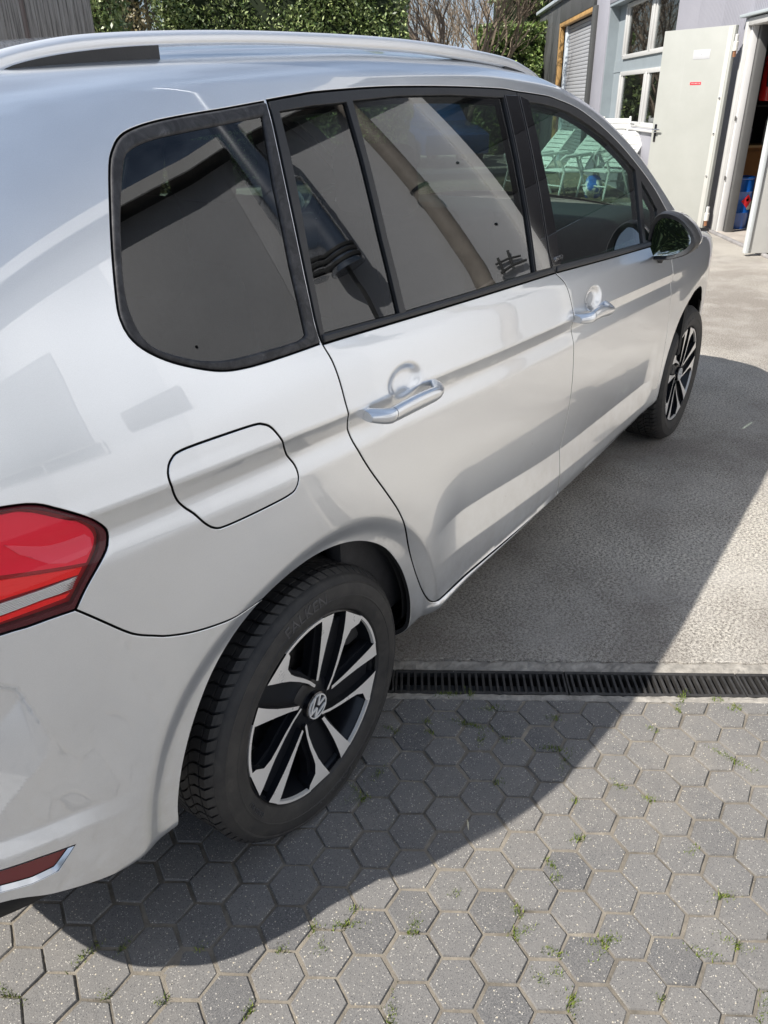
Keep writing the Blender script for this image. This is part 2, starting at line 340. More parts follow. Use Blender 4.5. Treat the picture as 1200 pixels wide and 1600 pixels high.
_UX=np.linspace(-2.2,5.4,3000)
_T={k:_sm(np.interp(_UX,a,b),60 if k!='ze' else 34) for k,(a,b) in _tk.items()}
def tab(k,u): return np.interp(u,_UX,_T[k])
ARC=.075
HZ,RW=0.309,0.322          # wheel centre height
WB=2.786
def Dbase(u,z):
    zb=tab('be',u); sh=(zb-1.08)*sstep(.70,1.0,z)*np.clip((1.9-z)/.8,0,1)
    zz=z-sh; t=zz-1.08; D=np.interp(zz,ZT,_D); k=sstep(1.04,1.16,zz); D=D*(1-k)+k*(.031+.31*t+.14*t*t)
    D=D+.007*sstep(zb-.040,zb+.004,z)*np.clip((1.75-z)/.65,0,1)*(1-sstep(2.2,2.6,u))*sstep(-.10,.16,u)
    # character line: overhang then shelf
    zc=tab('ch',u); k=1-sstep(2.1,2.55,u)*1.0
    k=k*sstep(-1.25,-.9,u)
    t=z-zc
    D=D+k*(.0100*np.clip(-t/.034,0,1)-.0072*sstep(-.035,-.090,t)-.0028*sstep(-.09,-.25,t)-.0020*gau(t,.004,.010))
    # lower door blade: recess above, ridge at z~.45
    kd=sstep(.40,.62,u)*(1-sstep(2.10,2.20,u))
    zr=tab('bt',u); lo=tab('bb',u)
    D=D+kd*(.015*np.clip((zr+.20-z)/.20,0,1)**1.6*(1-np.clip((zr-z)/(zr-lo),0,1)))
    # door bottom step to the sill (the sill stands proud)
    ks=sstep(.40,.47,u)*(1-sstep(2.30,2.38,u))
    zs=.350-.042*(u-.441)/1.7
    D=D+ks*(-.009*sstep(zs+.001,zs-.013,z))
    # wheel-arch flares
    for cx,uc in ((0,0.0),(1,WB)):
        r=np.hypot(u-uc,(z-HZ))
        m=1-sstep(.432,.462,r)
        D=D+(.0125*sstep(0,.055,.457+.035*sstep(.1,.4,uc-u)-r)-.0075*(1-sstep(.44,.64,r)))*sstep(.2,.3,z)
    for hx,hz in ((.300,.982),(1.365,.945)):
        D=D+.0105*np.exp(-(((u-hx)/.054)**2+((z-hz-.004)/.031)**2)**3)
    # rear bumper sculpting
    kb=1-sstep(-.66,-.47,u)
    zt=np.interp(u,[-1.6,-.70,-.65,-.59,-.454,-.40],[.492,.491,.483,.4735,.4524,.44])
    kk=1-sstep(-.60,-.43,u)
    D=D+kk*(.016*np.clip((zt+.075-z)/.075,0,1)*0+.011*np.clip((z-zt)/.03,0,1)*(1-sstep(.56,.72,z)))
    # scoop below the lamp: wedge whose tip points forward
    hi=np.interp(-u,[.580,.5925,.6043,.66,.8,1.6],[.672,.7326,.790,.835,.84,.84])
    lo_=np.interp(-u,[.580,.6175,.6756,.74,1.6],[.650,.617,.568,.53,.52])
    D=D+.030*sstep(0,.034,np.minimum(hi-z,(-.574-u)*1.1))*np.clip((z-lo_)/.115,0,1)
    return D
def S(u,v):
    u=np.asarray(u,float); v=np.asarray(v,float)
    uf,_=_fold(u)
    ze=tab('ze',uf); zr=ze-ARC*.72
    z=np.minimum(v,zr)
    D=Dbase(uf,z)
    e=np.clip((v-zr)/ARC,0,3.0)
    phi0=.36; ph=phi0+np.minimum(e,1.0)*.98
    D=D+ARC*1.02*(np.cos(phi0)-np.cos(ph))*1.0 ; zz=z+ARC*1.02*(np.sin(ph)-np.sin(phi0))*1.0*.9
    ex=np.clip(e-1.0,0,2)*ARC
    D=D+ex*np.sin(phi0+.98)*1.0*1.0; zz=zz+ex*np.cos(phi0+.98)
    x,y,nx,ny=plan(u)
    return np.stack([x-nx*D,y-ny*D,zz],-1)
def SN(u,v,e=.0015):
    a=S(u+e,v)-S(u-e,v); b=S(u,v+e)-S(u,v-e)
    n=np.cross(a,b); n/=np.linalg.norm(n,axis=-1,keepdims=True)+1e-12
    return n
# ---------------------------------------------------------------- panel builder: a region of the body surface S(u,v)
def cur(pts,step=.012,k=0):
    """Catmull-Rom through pts, resampled"""
    P_=np.array(pts,float)
    if len(P_)>2 and k>=0:
        Q=np.vstack([2*P_[0]-P_[1],P_,2*P_[-1]-P_[-2]]); out=[]
        for i in range(1,len(Q)-2):
            p0,p1,p2,p3=Q[i-1:i+3]; n=max(2,int(np.hypot(*(p2-p1))/step)+1); t=np.linspace(0,1,n,endpoint=False)[:,None]
            out.append(.5*((2*p1)+(-p0+p2)*t+(2*p0-5*p1+4*p2-p3)*t**2+(-p0+3*p1-3*p2+p3)*t**3))
        out.append(P_[-1:]); P_=np.vstack(out)
    return [tuple(p) for p in P_]
def closed(pts,step=.012):
    P_=[tuple(p) for p in pts]; n=len(P_)
    full=cur(P_[-2:]+P_+P_[:3],step); a=min(range(len(full)//2),key=lambda i:math.hypot(full[i][0]-P_[0][0],full[i][1]-P_[0][1]))
    b=min(range(len(full)//2,len(full)),key=lambda i:math.hypot(full[i][0]-P_[0][0],full[i][1]-P_[0][1]))
    return full[a:b]
def resample(poly,step):
    P_=np.array(poly,float); Q=np.vstack([P_,P_[:1]]); out=[]
    for a,b in zip(Q[:-1],Q[1:]):
        L=np.hypot(*(b-a)); 
        if L<1e-5: continue
        n=max(1,int(math.ceil(L/step))); 
        for i in range(n): out.append(a+(b-a)*i/n)
    out=np.array(out); keep=[0]
    for i in range(1,len(out)):
        if np.hypot(*(out[i]-out[keep[-1]]))>step*.25: keep.append(i)
    return out[keep]
def area(P_): x,y=P_[:,0],P_[:,1]; return .5*np.sum(x*np.roll(y,-1)-y*np.roll(x,-1))
def offset(P_,d):
    """move a closed ccw polygon inward by d"""
    a=P_-np.roll(P_,1,0); b=np.roll(P_,-1,0)-P_
    a/=np.linalg.norm(a,axis=1,keepdims=True)+1e-9; b/=np.linalg.norm(b,axis=1,keepdims=True)+1e-9
    na=np.stack([-a[:,1],a[:,0]],1); nb=np.stack([-b[:,1],b[:,0]],1); n=na+nb; L=np.linalg.norm(n,axis=1,keepdims=True)
    n=n/np.maximum(L,1e-6); c=np.clip((n*na).sum(1,keepdims=True),.5,1); return P_+n*d/c, n
def inside(P_,q):
    r=np.zeros(len(q),bool); x,y=q[:,0],q[:,1]; A=P_;B=np.roll(P_,-1,0)
    for (x1,y1),(x2,y2) in zip(A,B):
        if y1==y2: continue
        c=((y1>y)!=(y2>y)); r^=c&(x<(x2-x1)*(y-y1)/(y2-y1)+x1)
    return r
def cdt(outer,holes,res,extra=None):
    loops=[outer]+list(holes); pts=[];edges=[]
    for L in loops:
        s=len(pts); pts+= [tuple(p) for p in L]; n=len(L); edges+=[(s+i,s+(i+1)%n) for i in range(n)]
    kd=KDTree(len(pts)); [kd.insert((p[0],p[1],0),i) for i,p in enumerate(pts)]; kd.balance()
    ex=[]
    if extra is not None and len(extra):
        e=np.array(extra); m=inside(outer,e)
        for h in holes: m&=~inside(h,e)
        ex=[p for p in e[m] if kd.find((p[0],p[1],0))[2]>res*.35]
    a,b=outer.min(0),outer.max(0); gx,gy=np.meshgrid(np.arange(a[0],b[0],res),np.arange(a[1],b[1],res)); gx=gx+(np.arange(gx.shape[0])%2)[:,None]*res*.5
    q=np.column_stack([gx.ravel(),gy.ravel()]); m=inside(outer,q)
    for h in holes: m&=~inside(h,q)
    q=q[m]
    if ex:
        k2=KDTree(len(ex)); [k2.insert((p[0],p[1],0),i) for i,p in enumerate(ex)]; k2.balance()
        q=[p for p in q if k2.find((p[0],p[1],0))[2]>res*.6]
    q=[p for p in q if kd.find((p[0],p[1],0))[2]>res*.5]
    allp=pts+[tuple(p) for p in ex]+[tuple(p) for p in q]
    vo,eo,fo,ov,oe,of=delaunay_2d_cdt([Vector(p) for p in allp],edges,[],0,1e-7)
    V=np.array([(v.x,v.y) for v in vo]); F=np.array([f for f in fo if len(f)==3]); c=V[F].mean(1); m=inside(outer,c)
    for h in holes: m&=~inside(h,c)
    F=F[m]; t=V[F]; ar=(t[:,1,0]-t[:,0,0])*(t[:,2,1]-t[:,0,1])-(t[:,2,0]-t[:,0,0])*(t[:,1,1]-t[:,0,1]); F=F[np.abs(ar)>1e-10]; ar=ar[np.abs(ar)>1e-10]
    F[ar<0]=F[ar<0][:,::-1]
    return V,F
def arch_pts(uc,lo,hi):
    out=[]
    for a in np.linspace(0,math.pi,150):
        for r_ in (.003,-.010,-.022,-.034,-.048):
            u=uc+math.cos(a)*.47; rr=.455+.035*float(sstep(.1,.4,uc-u))+r_; out.append((uc+rr*math.cos(a),HZ+rr*math.sin(a)))
    return out
def sill_pts():
    us=np.arange(.44,2.27,.008); zs=.350-.042*(us-.441)/1.7; out=[]
    for d in (.0005,-.0035,-.0075,-.0115,-.0155,-.021): out+=list(zip(us,zs+d))
    return out
def crease_pts(u0,u1):
    us=np.arange(u0,u1,.010); out=[]
    for d in (.010,.0015,-.002,-.017,-.032,-.037,-.060,-.088): out+=list(zip(us,tab('ch',us)+d))
    for k in ('bt','bb'):
        for d in (.003,-.003): out+=list(zip(us,tab(k,us)+d))
    return out
GAPM=mat('panel_gap_black',(.006,.006,.007),.9)
BOTH=[]   # (object, mesh) pairs kept for the far side
def panel(name,outer,m,parent,holes=(),res=.014,inset=.0020,off=0.0,flange=.012,rb=.010,extra=None,edge=.0010,mirror=True,bevel_d=.0010):
    O=resample(outer,rb)
    if area(O)<0: O=O[::-1]
    O,_=offset(O,inset); H=[]
    for h in holes:
        h=resample(h,rb)
        if area(h)<0: h=h[::-1]
        h,_=offset(h,-inset); H.append(h)
    Oi,_=offset(O,edge); Hi=[offset(h,-edge)[0] for h in H]
    V,F=cdt(Oi,Hi,res,extra); n=len(V)
    P3=S(V[:,0],V[:,1]); NN=SN(V[:,0],V[:,1]); P3=P3-NN*off
    verts=[P3]; norms=[NN]; faces=[tuple(f) for f in F]; base=n; gw=n; wall_=[False]*n
    if flange>0:
        for L,Li,sg in [(O,Oi,1)]+[(h,hi,-1) for h,hi in zip(H,Hi)]:
            k=len(L); _,nn=offset(L,0); nn=-nn*sg       # outward in uv
            p0=S(L[:,0],L[:,1]); n0=SN(L[:,0],L[:,1]); pe=S(L[:,0]+nn[:,0]*.002,L[:,1]+nn[:,1]*.002); T=pe-p0; T/=np.linalg.norm(T,axis=1,keepdims=True)+1e-9
            pi=S(Li[:,0],Li[:,1]); ni=SN(Li[:,0],Li[:,1])
            r0=pi-ni*off; r1=p0-n0*(off+bevel_d); r2=p0-n0*(off+flange)
            verts+=[r0,r1,r1.copy(),r2]; m1=n0*.6+T*.8; m1/=np.linalg.norm(m1,axis=1,keepdims=True); norms+=[ni,m1,T,T]
            for ra in ((0,1),(2,3)):   # bevel, then the wall of the gap
                for i in range(k):
                    j=(i+1)%k; a,b=base+ra[0]*k,base+ra[1]*k
                    q=(a+i,b+i,b+j,a+j); faces.append(q if sg>0 else q[::-1])
            base+=4*k; wall_+= [False]*(2*k)+[True]*(2*k)
    P3=np.vstack(verts); NN=np.vstack(norms)
    me=mesh(name,P3,faces,True,NN); mm=m
    if m is PAINT and flange>0:
        mm=[PAINT,GAPM]; FI=np.array([1 if min(f)>=gw and any(f_>=0 for f_ in f) and wall_[min(f)] else 0 for f in faces],dtype='i'); me.polygons.foreach_set('material_index',FI)
    o=link(name,me,mm,parent)
    if mirror: BOTH.append((o,P3,faces,NN,mm if not isinstance(mm,list) else (mm,FI)))
    return o
def strip(name,A,offA,B,offB,m,parent,n=60,mirror=True):
    def rs(c):
        c=np.array(c); s=np.concatenate([[0],np.cumsum(np.hypot(*np.diff(c,axis=0).T))]); t=np.linspace(0,s[-1],n); return np.column_stack([np.interp(t,s,c[:,0]),np.interp(t,s,c[:,1])])
    a,b=rs(A),rs(B); pa=S(a[:,0],a[:,1])-SN(a[:,0],a[:,1])*offA; pb=S(b[:,0],b[:,1])-SN(b[:,0],b[:,1])*offB
    K=5; V=[];F=[]
    for i in range(n):
        for k in range(K+1): V.append(pa[i]*(1-k/K)+pb[i]*k/K)
    for i in range(n-1):
        for k in range(K):
            q=(i*(K+1)+k,(i+1)*(K+1)+k,(i+1)*(K+1)+k+1,i*(K+1)+k+1); F.append(q)
    e1=np.array(V[F[0][1]])-V[F[0][0]]; e2=np.array(V[F[0][3]])-V[F[0][0]]
    if np.dot(np.cross(e1,e2),SN(*a[0]))<0: F=[q[::-1] for q in F]
    V=np.array(V); me=mesh(name,V,F,True); o=link(name,me,m,parent)
    if mirror: BOTH.append((o,V,F,None,m))
    return o
# ---------------------------------------------------------------- traced outlines, in body coordinates (metres)
gapC=cur([(.1377,1.5042),(.132,1.4668),(.1177,1.4024),(.1022,1.3273),(.0843,1.2304),(.0729,1.15),(.0739,1.1144),(.0834,1.0815),(.0925,1.0377),(.0985,.9995),(.1045,.965),(.112,.9362),(.1261,.9005),(.1655,.8356),(.217,.7636),(.2634,.697),(.2952,.6365),(.3268,.5608),(.3589,.4797),(.3879,.4166),(.415,.3705),(.432,.354),(.455,.3490)])
gapB_up=cur([(1.1362,1.5162),(1.1300,1.4905),(1.1225,1.3756),(1.103,1.2193),(1.0905,1.12),(1.098,1.0836),(1.1182,1.0690)])
gapB=cur([(1.1182,1.0650),(1.1600,1.0286),(1.1880,.9761),(1.2091,.918),(1.230,.8531),(1.2443,.7906),(1.2529,.7263),(1.2569,.62),(1.2550,.50),(1.2440,.40),(1.2411,.3160)])
gapA=cur([(2.1900,1.010),(2.1980,.953),(2.2316,.8561),(2.2649,.7587),(2.2857,.6692),(2.2905,.5827),(2.2834,.4834),(2.2650,.3841),(2.2580,.3022)])
sill=[(.455,.3490),(.8,.334),(1.2411,.3160),(1.7,.305),(2.2580,.3000)]
frame_top=cur([(.1377,1.5042),(.2204,1.5118),(.2981,1.5176),(.5181,1.5255),(.7862,1.5265),(1.0466,1.5222),(1.1362,1.5162),(1.3128,1.5050),(1.3903,1.4960),(1.5478,1.4668),(1.709,1.4143),(1.8609,1.3490),(2.0235,1.2640),(2.159,1.182),(2.2639,1.1037)])
i_=min(range(len(frame_top)),key=lambda k:abs(frame_top[k][0]-1.1362)); ft_rear=frame_top[:i_+1]; ft_front=frame_top[i_:]
belt_r=cur([(.0739,1.1144),(.2607,1.1056),(.5102,1.093),(.8307,1.078),(1.1182,1.0650)])
belt_f=cur([(1.1182,1.0650),(1.4657,1.0436),(1.917,1.0179),(2.0729,1.0093),(2.1900,1.0100)])
quarter_outer=cur([(.1277,1.5022),(.03,1.4931),(-.0582,1.4857),(-.1261,1.4786),(-.1721,1.4706),(-.2005,1.4616),(-.221,1.4469),(-.2388,1.4249),(-.266,1.3698),(-.2896,1.3146),(-.3093,1.2589),(-.3141,1.2342),(-.3103,1.2119),(-.2953,1.1911),(-.265,1.1689),(-.2252,1.1493),(-.1747,1.1311),(-.1222,1.123),(-.0396,1.1193),(.0650,1.1169)])+cur([(.0668,1.15),(.0773,1.2304),(.0952,1.3273),(.1107,1.4024),(.1240,1.4667)])
quarter_glass=cur([(.1086,1.4787),(.016,1.4702),(-.0813,1.4612),(-.1485,1.4537),(-.1946,1.4417),(-.2153,1.4239),(-.2504,1.3655),(-.276,1.31),(-.2919,1.2646),(-.2951,1.2363),(-.290,1.2066),(-.2728,1.1861),(-.2308,1.1643),(-.1905,1.1501),(-.1442,1.1423),(-.0677,1.1378),(.0167,1.1345),(.0363,1.1392)])+[(.0503,1.25),(.0773,1.3785)]
small_glass=[(.1611,1.4848),(.26,1.4925),(.3612,1.4965),(.354,1.40),(.3375,1.26),(.3294,1.1182),(.0892,1.1316),(.1042,1.22),(.1222,1.2987),(.1482,1.4081)]
rear_glass=[(.3877,1.4990),(.5532,1.5064),(.7713,1.5076),(1.0473,1.5002),(1.0340,1.3857),(1.0121,1.2346),(.9862,1.0905),(.6368,1.1039),(.3568,1.1165),(.362,1.255),(.3763,1.3846)]
front_glass=[(1.1935,1.4889),(1.28,1.4840),(1.37,1.4731),(1.45,1.460),(1.528,1.441),(1.61,1.417),(1.6928,1.3889),(1.7671,1.359),(1.8371,1.3268),(1.9499,1.2689),(1.925,1.15),(1.906,1.0386),(1.70,1.0500),(1.4771,1.0626),(1.1668,1.0821),(1.174,1.19),(1.183,1.2975),(1.190,1.41)]
tri_glass=[(1.9941,1.2313),(2.06,1.183),(2.132,1.122),(2.115,1.073),(2.0785,1.036),(1.9439,1.0407),(1.965,1.13)]
flap=closed([(-.3198,1.0008),(-.3172,1.0208),(-.3069,1.0339),(-.2878,1.04),(-.2253,1.0385),(-.1398,1.0331),(-.1165,1.0271),(-.1004,1.0159),(-.0846,.992),(-.0661,.9552),(-.0486,.9269),(-.0458,.9037),(-.0554,.8859),(-.0777,.8791),(-.1541,.8799),(-.2266,.8837),(-.2487,.8901),(-.2658,.9062),(-.282,.930),(-.2965,.947),(-.309,.968)],.008)
rarch=cur([(-.4060,.322),(-.4018,.3749),(-.3892,.428),(-.3711,.4778),(-.3411,.5384),(-.3014,.5987),(-.2592,.6427),(-.2089,.6795),(-.1505,.7052),(-.0808,.7169),(-.0063,.7172),(.0745,.7018),(.152,.6695),(.2252,.6165),(.2786,.5496),(.3111,.4879),(.3324,.42),(.336,.36),(.325,.30),(.310,.24),(.305,.20)])
ia=min(range(len(rarch)),key=lambda k:abs(rarch[k][0]+.165)+abs(rarch[k][1]-.70)); arch_b=rarch[:ia+1]; arch_q=rarch[ia:]
bump_gap=cur([(-.5023,.8662),(-.4779,.8389),(-.4394,.7947),(-.4196,.7760),(-.3946,.7599),(-.3677,.7446),(-.3155,.7249),(-.2379,.7078),rarch[ia]])
lamp=cur([(-1.13,1.062),(-.9,1.068),(-.7,1.064),(-.60,1.0560),(-.5615,1.0508),(-.5293,1.0443),(-.5103,1.0363),(-.4981,1.0281),(-.4833,1.0181),(-.4605,1.0009),(-.4441,.9841),(-.4325,.9687),(-.429,.9588),(-.432,.9468),(-.4387,.9349),(-.463,.9116),(-.4841,.8892),(-.5023,.8662)])
lamp_bot=cur([(-.5023,.8662),(-.5356,.8698),(-.5721,.8722),(-.6063,.8761),(-.75,.885),(-.9,.893),(-1.13,.905)])
def vend(a,b,n=120,d=.051):
    us=np.linspace(a,b,n); return [(float(u),float(tab('ze',u)+d)) for u in us]
REARC=2*UMIN
def sym(pts): return list(pts)+[(REARC-u,v) for u,v in reversed(list(pts))]
# ---------------------------------------------------------------- the car
car=thing('minivan','silver minivan parked over the drain with tinted rear windows and roof rails','car')
body=panel('body_side',[(-1.13,1.062)]+vend(-1.13,2.52)+[(2.52,1.052),(2.40,1.045),(2.2639,1.1037)]+ft_front[::-1][1:]+ft_rear[::-1]+gapC+sill[1:]+[(2.258,.300),(2.262,.20)]+arch_q[::-1]+bump_gap[::-1]+lamp[::-1],
   PAINT,car,[quarter_outer,flap],res=.013,extra=crease_pts(-1.1,2.3)+sill_pts()+arch_pts(0.0,-.6,.5))
rdoor=panel('rear_door',gapC[min(range(len(gapC)),key=lambda k:abs(gapC[k][1]-1.1144)):]+sill[1:2]+gapB[::-1]+belt_r[::-1],PAINT,car,res=.012,extra=crease_pts(0,1.3)+arch_pts(0.0,-.6,.5)+[(float(u),float(z)) for u in np.arange(.235,.366,.005) for z in np.arange(.945,1.03,.005)])
fdoor=panel('front_door',gapB+[(1.7,.305)]+gapA[::-1]+belt_f[::-1],PAINT,car,res=.014,extra=crease_pts(1.0,2.35)+[(float(u),float(z)) for u in np.arange(1.30,1.43,.006) for z in np.arange(.905,.99,.006)])
upr=panel('window_frame',[p for p in gapC if p[1]>=1.1144]+belt_r+gapB_up[::-1]+ft_rear[::-1],BLACK_TRIM,rdoor,[small_glass,rear_glass],res=.02,inset=.0025,off=-.0015,flange=.018)
upf=panel('window_frame',gapB_up+belt_f+[(2.2639,1.1037)]+ft_front[::-1],BLACK_TRIM,fdoor,[front_glass,tri_glass],res=.02,inset=.0025,off=-.0015,flange=.018)
seal_outer=[p for p in quarter_outer if p[0]<.062 or p[1]>1.498 or (p[1]<1.118)]
seal_outer=[p for p in quarter_outer if not(p[0]>.066 and p[1]<1.497)]+[(.0695,1.1172),(.0692,1.15),(.0805,1.2304),(.0984,1.3273),(.1139,1.4024),(.1282,1.4667),(.1335,1.4990)]
panel('quarter_window_seal',seal_outer,RUBBER,car,[quarter_glass],res=.02,inset=.0012,off=-.0035,flange=.012,bevel_d=.003,edge=.004)
panel('quarter_window',quarter_glass,G_DARK,car,res=.02,inset=-.002,off=.002,flange=0)
panel('small_window',small_glass,G_DARK,rdoor,res=.02,inset=-.002,off=.005,flange=0)
panel('door_window',rear_glass,G_DARK,rdoor,res=.02,inset=-.002,off=.005,flange=0)
panel('door_window',front_glass,G_GREEN,fdoor,res=.02,inset=-.002,off=.005,flange=0)
panel('corner_window',tri_glass,G_GREEN,fdoor,res=.02,inset=-.002,off=.005,flange=0)
panel('pillar_cover',[(1.0540,1.508),(1.1320,1.5060),(1.1265,1.46),(1.1195,1.3756),(1.100,1.2193),(1.0865,1.12),(1.0865,1.0820),(.9920,1.0880),(1.0181,1.2346),(1.0400,1.3857)],GLOSS_BLACK,rdoor,res=.02,inset=.001,off=-.0045,flange=.005,bevel_d=.001)
panel('pillar_cover',[(1.1410,1.5060),(1.1900,1.4950),(1.1870,1.41),(1.180,1.2975),(1.171,1.19),(1.1620,1.0790),(1.1050,1.0830),(1.0965,1.12),(1.109,1.2193),(1.1285,1.3756),(1.1365,1.46)],GLOSS_BLACK,fdoor,res=.02,inset=.001,off=-.0045,flange=.005,bevel_d=.001)
# belt mouldings: slightly proud strips under the glass
panel('belt_moulding',belt_r+[(1.1,1.0820),(.9862,1.0865),(.6368,1.1005),(.3568,1.1135),(.0892,1.1286),(.0760,1.1310)],BLACK_TRIM,rdoor,res=.02,inset=.0015,off=-.0065,flange=.006,bevel_d=.003,edge=.004)
panel('belt_moulding',belt_f[:-6]+[(2.0785,1.0310),(1.906,1.0356),(1.70,1.0470),(1.4771,1.0596),(1.13,1.0800)],BLACK_TRIM,fdoor,res=.02,inset=.0015,off=-.0065,flange=.006,bevel_d=.003,edge=.004)
panel('fuel_flap',flap,PAINT,car,res=.010,inset=.0018,rb=.006,extra=crease_pts(-.35,0),mirror=False)
panel('panel_gap_backing',[(-1.5,.3),(-1.5,1.0),(-.9,1.11),(2.35,.99),(2.37,.30),(.40,.30)]+[p for p in arch_q[::-1] if p[1]>.25]+arch_b[::-1],DARKIN,car,res=.05,inset=-.0,off=.026,flange=0,rb=.03)
panel('pillar_backing',[(-1.1,1.05)]+vend(-1.1,2.3,60,.02)+[(2.3,1.0),(.1,1.05)],DARKIN,car,[quarter_glass,small_glass,rear_glass,front_glass,tri_glass],res=.05,off=.026,inset=-.004,flange=0,rb=.03)
# fender, lamps, bumpers
farch=cur([(2.300,.20),(2.303,.30),(2.3162,.3816),(2.3562,.4637),(2.3958,.5332),(2.4439,.5876),(2.5059,.638),(2.5982,.687),(2.6934,.7128),(2.786,.7190),(2.89,.705),(2.99,.66),(3.07,.59),(3.13,.50),(3.16,.40),(3.165,.30)])
panel('fender',[(2.2639,1.1037),(2.40,1.045),(2.52,1.052)]+vend(2.52,3.25,40,.0)+[(3.28,.84),(3.22,.72),(3.13,.50)]+[p for p in farch if p[0]<3.12][::-1]+gapA[::-1],PAINT,car,res=.02)
def fsym(pts): return list(pts)+[(2*UMAX-u,v) for u,v in reversed(list(pts))]
panel('front_bumper',fsym([(3.165,.24),(3.16,.40),(3.13,.50),(3.22,.70),(3.6,.64),(4.0,.60)])[::1]+[(2*UMAX-3.165,.24),(UMAX,.22)],PAINT,car,res=.04,mirror=False)
panel('headlamp',[(3.22,.72),(3.28,.84),(3.45,.83),(3.75,.77),(3.72,.66),(3.5,.66)],G_CLEAR,car,res=.04)
panel('headlamp_housing',[(3.22,.72),(3.28,.84),(3.45,.83),(3.75,.77),(3.72,.66),(3.5,.66)],LAMPW,car,res=.04,off=.03,flange=0)
panel('grille',fsym([(3.76,.64),(3.77,.76)]),DARKIN,car,res=.04,off=.02,mirror=False)
REFLP=[(-.98,.452),(-.85,.468),(-.7033,.4673),(-.644,.4553),(-.5982,.4434),(-.6277,.4181),(-.6631,.4200),(-.7088,.4325),(-.85,.436),(-.98,.430)]
SLOTP=[(-1.00,.4560),(-.85,.4690),(-.7033,.4686),(-.644,.4570),(-.5920,.4440),(-.6255,.4110),(-.6650,.4128),(-.7117,.4255),(-.85,.429),(-1.0,.424)]
bo=[(-1.05,.90),(-1.10,.76),(UMIN,.74)]
bumper_half=[(UMIN,.74),(-1.12,.76),(-1.13,.905)]+lamp_bot[::-1][1:]+bump_gap[1:]+arch_b[::-1][1:]+cur([(-.4060,.322),(-.422,.3085),(-.4500,.3030),(-.4888,.3098),(-.5635,.334),(-.6416,.3647),(-.7159,.4006),(-.85,.41),(UMIN,.40)])[1:]
bumper=panel('rear_bumper',bumper_half+[(REARC-u,v) for u,v in bumper_half[::-1]],PAINT,car,[SLOTP,[(REARC-u,v) for u,v in SLOTP]],res=.012,inset=.0018,mirror=False,extra=[(float(u),float(z)+d) for u in np.arange(-1.0,-.42,.010) for d in (.002,.012,.024,.032) for z in [np.interp(u,[-1.6,-.70,-.65,-.59,-.454,-.40],[.492,.491,.483,.4735,.4524,.44])]]+arch_pts(0.0,-.6,.5)+[(float(u),float(z)) for u in np.arange(-.80,-.565,.005) for z in np.arange(.52,.85,.005)])
panel('reflector',REFLP,REFL,bumper,res=.02,off=.007,flange=.004,inset=0)
strip('reflector_surround',[(-.5920,.4440),(-.6255,.4110),(-.6650,.4128),(-.7117,.4255),(-.85,.429),(-1.0,.424)],0,[(-.5982,.4434),(-.6277,.4181),(-.6631,.4200),(-.7088,.4325),(-.85,.436),(-.98,.430)],.0055,PAINT,bumper)
strip('reflector_surround',[(-.5920,.4440),(-.644,.4570),(-.7033,.4686),(-.85,.4690),(-1.0,.456)],0,[(-.5982,.4434),(-.644,.4553),(-.7033,.4673),(-.85,.468),(-.98,.452)],.0055,PAINT,bumper)
REDP=mat('lamp_pink_red',(1.0,.07,.12),.35,spec=.3)
# tail lamp: clear lens over recessed coloured chambers
lamp_full=lamp+lamp_bot[1:]
tail=panel('tail_lamp',lamp_full,G_CLEAR,car,res=.02,inset=.002,off=.0,flange=0,rb=.008)
panel('lamp_housing',lamp_full,RED_DEEP,tail,res=.02,inset=.001,off=.013,flange=0)
panel('lamp_border',lamp_full,RED_DARK,tail,[ cur([(-1.12,1.052),(-.7,1.056),(-.5638,1.0436),(-.5329,1.037),(-.5034,1.022),(-.4754,1.0019),(-.4488,.9754),(-.4420,.958),(-.4500,.9400)])+[(-.4760,.912),(-.5050,.8790),(-.6,.886),(-1.12,.914)] ],res=.02,inset=.0015,off=.0012,flange=.010)
panel('upper_light',cur([(-1.11,1.049),(-.7,1.054),(-.5638,1.0416),(-.5329,1.035),(-.5054,1.020),(-.4774,1.0009)])+cur([(-.4570,.981),(-.4460,.9630),(-.4490,.948),(-.4680,.926)])+[(-.60,.958),(-.80,.965),(-1.11,.97)],RED,tail,res=.02,inset=.001,off=.007,flange=.004)
panel('inner_reflector',cur([(-.5694,.9967),(-.5515,.9883),(-.5103,.9703),(-.4600,.9669)])+[(-.4520,.9594),(-.4534,.9453),(-.4646,.9381),(-.4959,.9378),(-.5192,.9467),(-.5528,.9729)],REDP,tail,res=.02,inset=.0005,off=.0052,flange=.003)
panel('lower_light',[(-1.11,.965),(-.80,.960),(-.60,.953),(-.4740,.9230),(-.4830,.9130),(-.58,.921),(-.8,.93),(-1.11,.94)],REDB,tail,res=.02,inset=.0005,off=.0085,flange=.004)
panel('lower_light',[(-.5010,.8925),(-.5100,.8870),(-.60,.890),(-.8,.90),(-1.1,.915),(-1.1,.925),(-.8,.908),(-.60,.8985),(-.5390,.8975)],REDB,tail,res=.02,inset=.0005,off=.006,flange=.004)
for i in range(7):
    t0,t1=i/7,(i+.72)/7
    a=lambda u,t:(u,float(np.interp(u,[-.8,-.5959,-.5409,-.48],[.925,.9175,.9145,.9120])*(1-t)+np.interp(u,[-.8,-.6,-.5366,-.4992],[.907,.8994,.8985,.8950])*t))
    us=np.linspace(-.75,-.4860-.012*t0,14); us2=np.linspace(-.75,-.4860-.012*t1,14)
    panel('reversing_light_rib',[a(u,t0) for u in us]+[a(u,t1) for u in us2[::-1]],LAMPW,tail,res=.05,inset=0,off=.0065,flange=.004,rb=.02,edge=.0003)
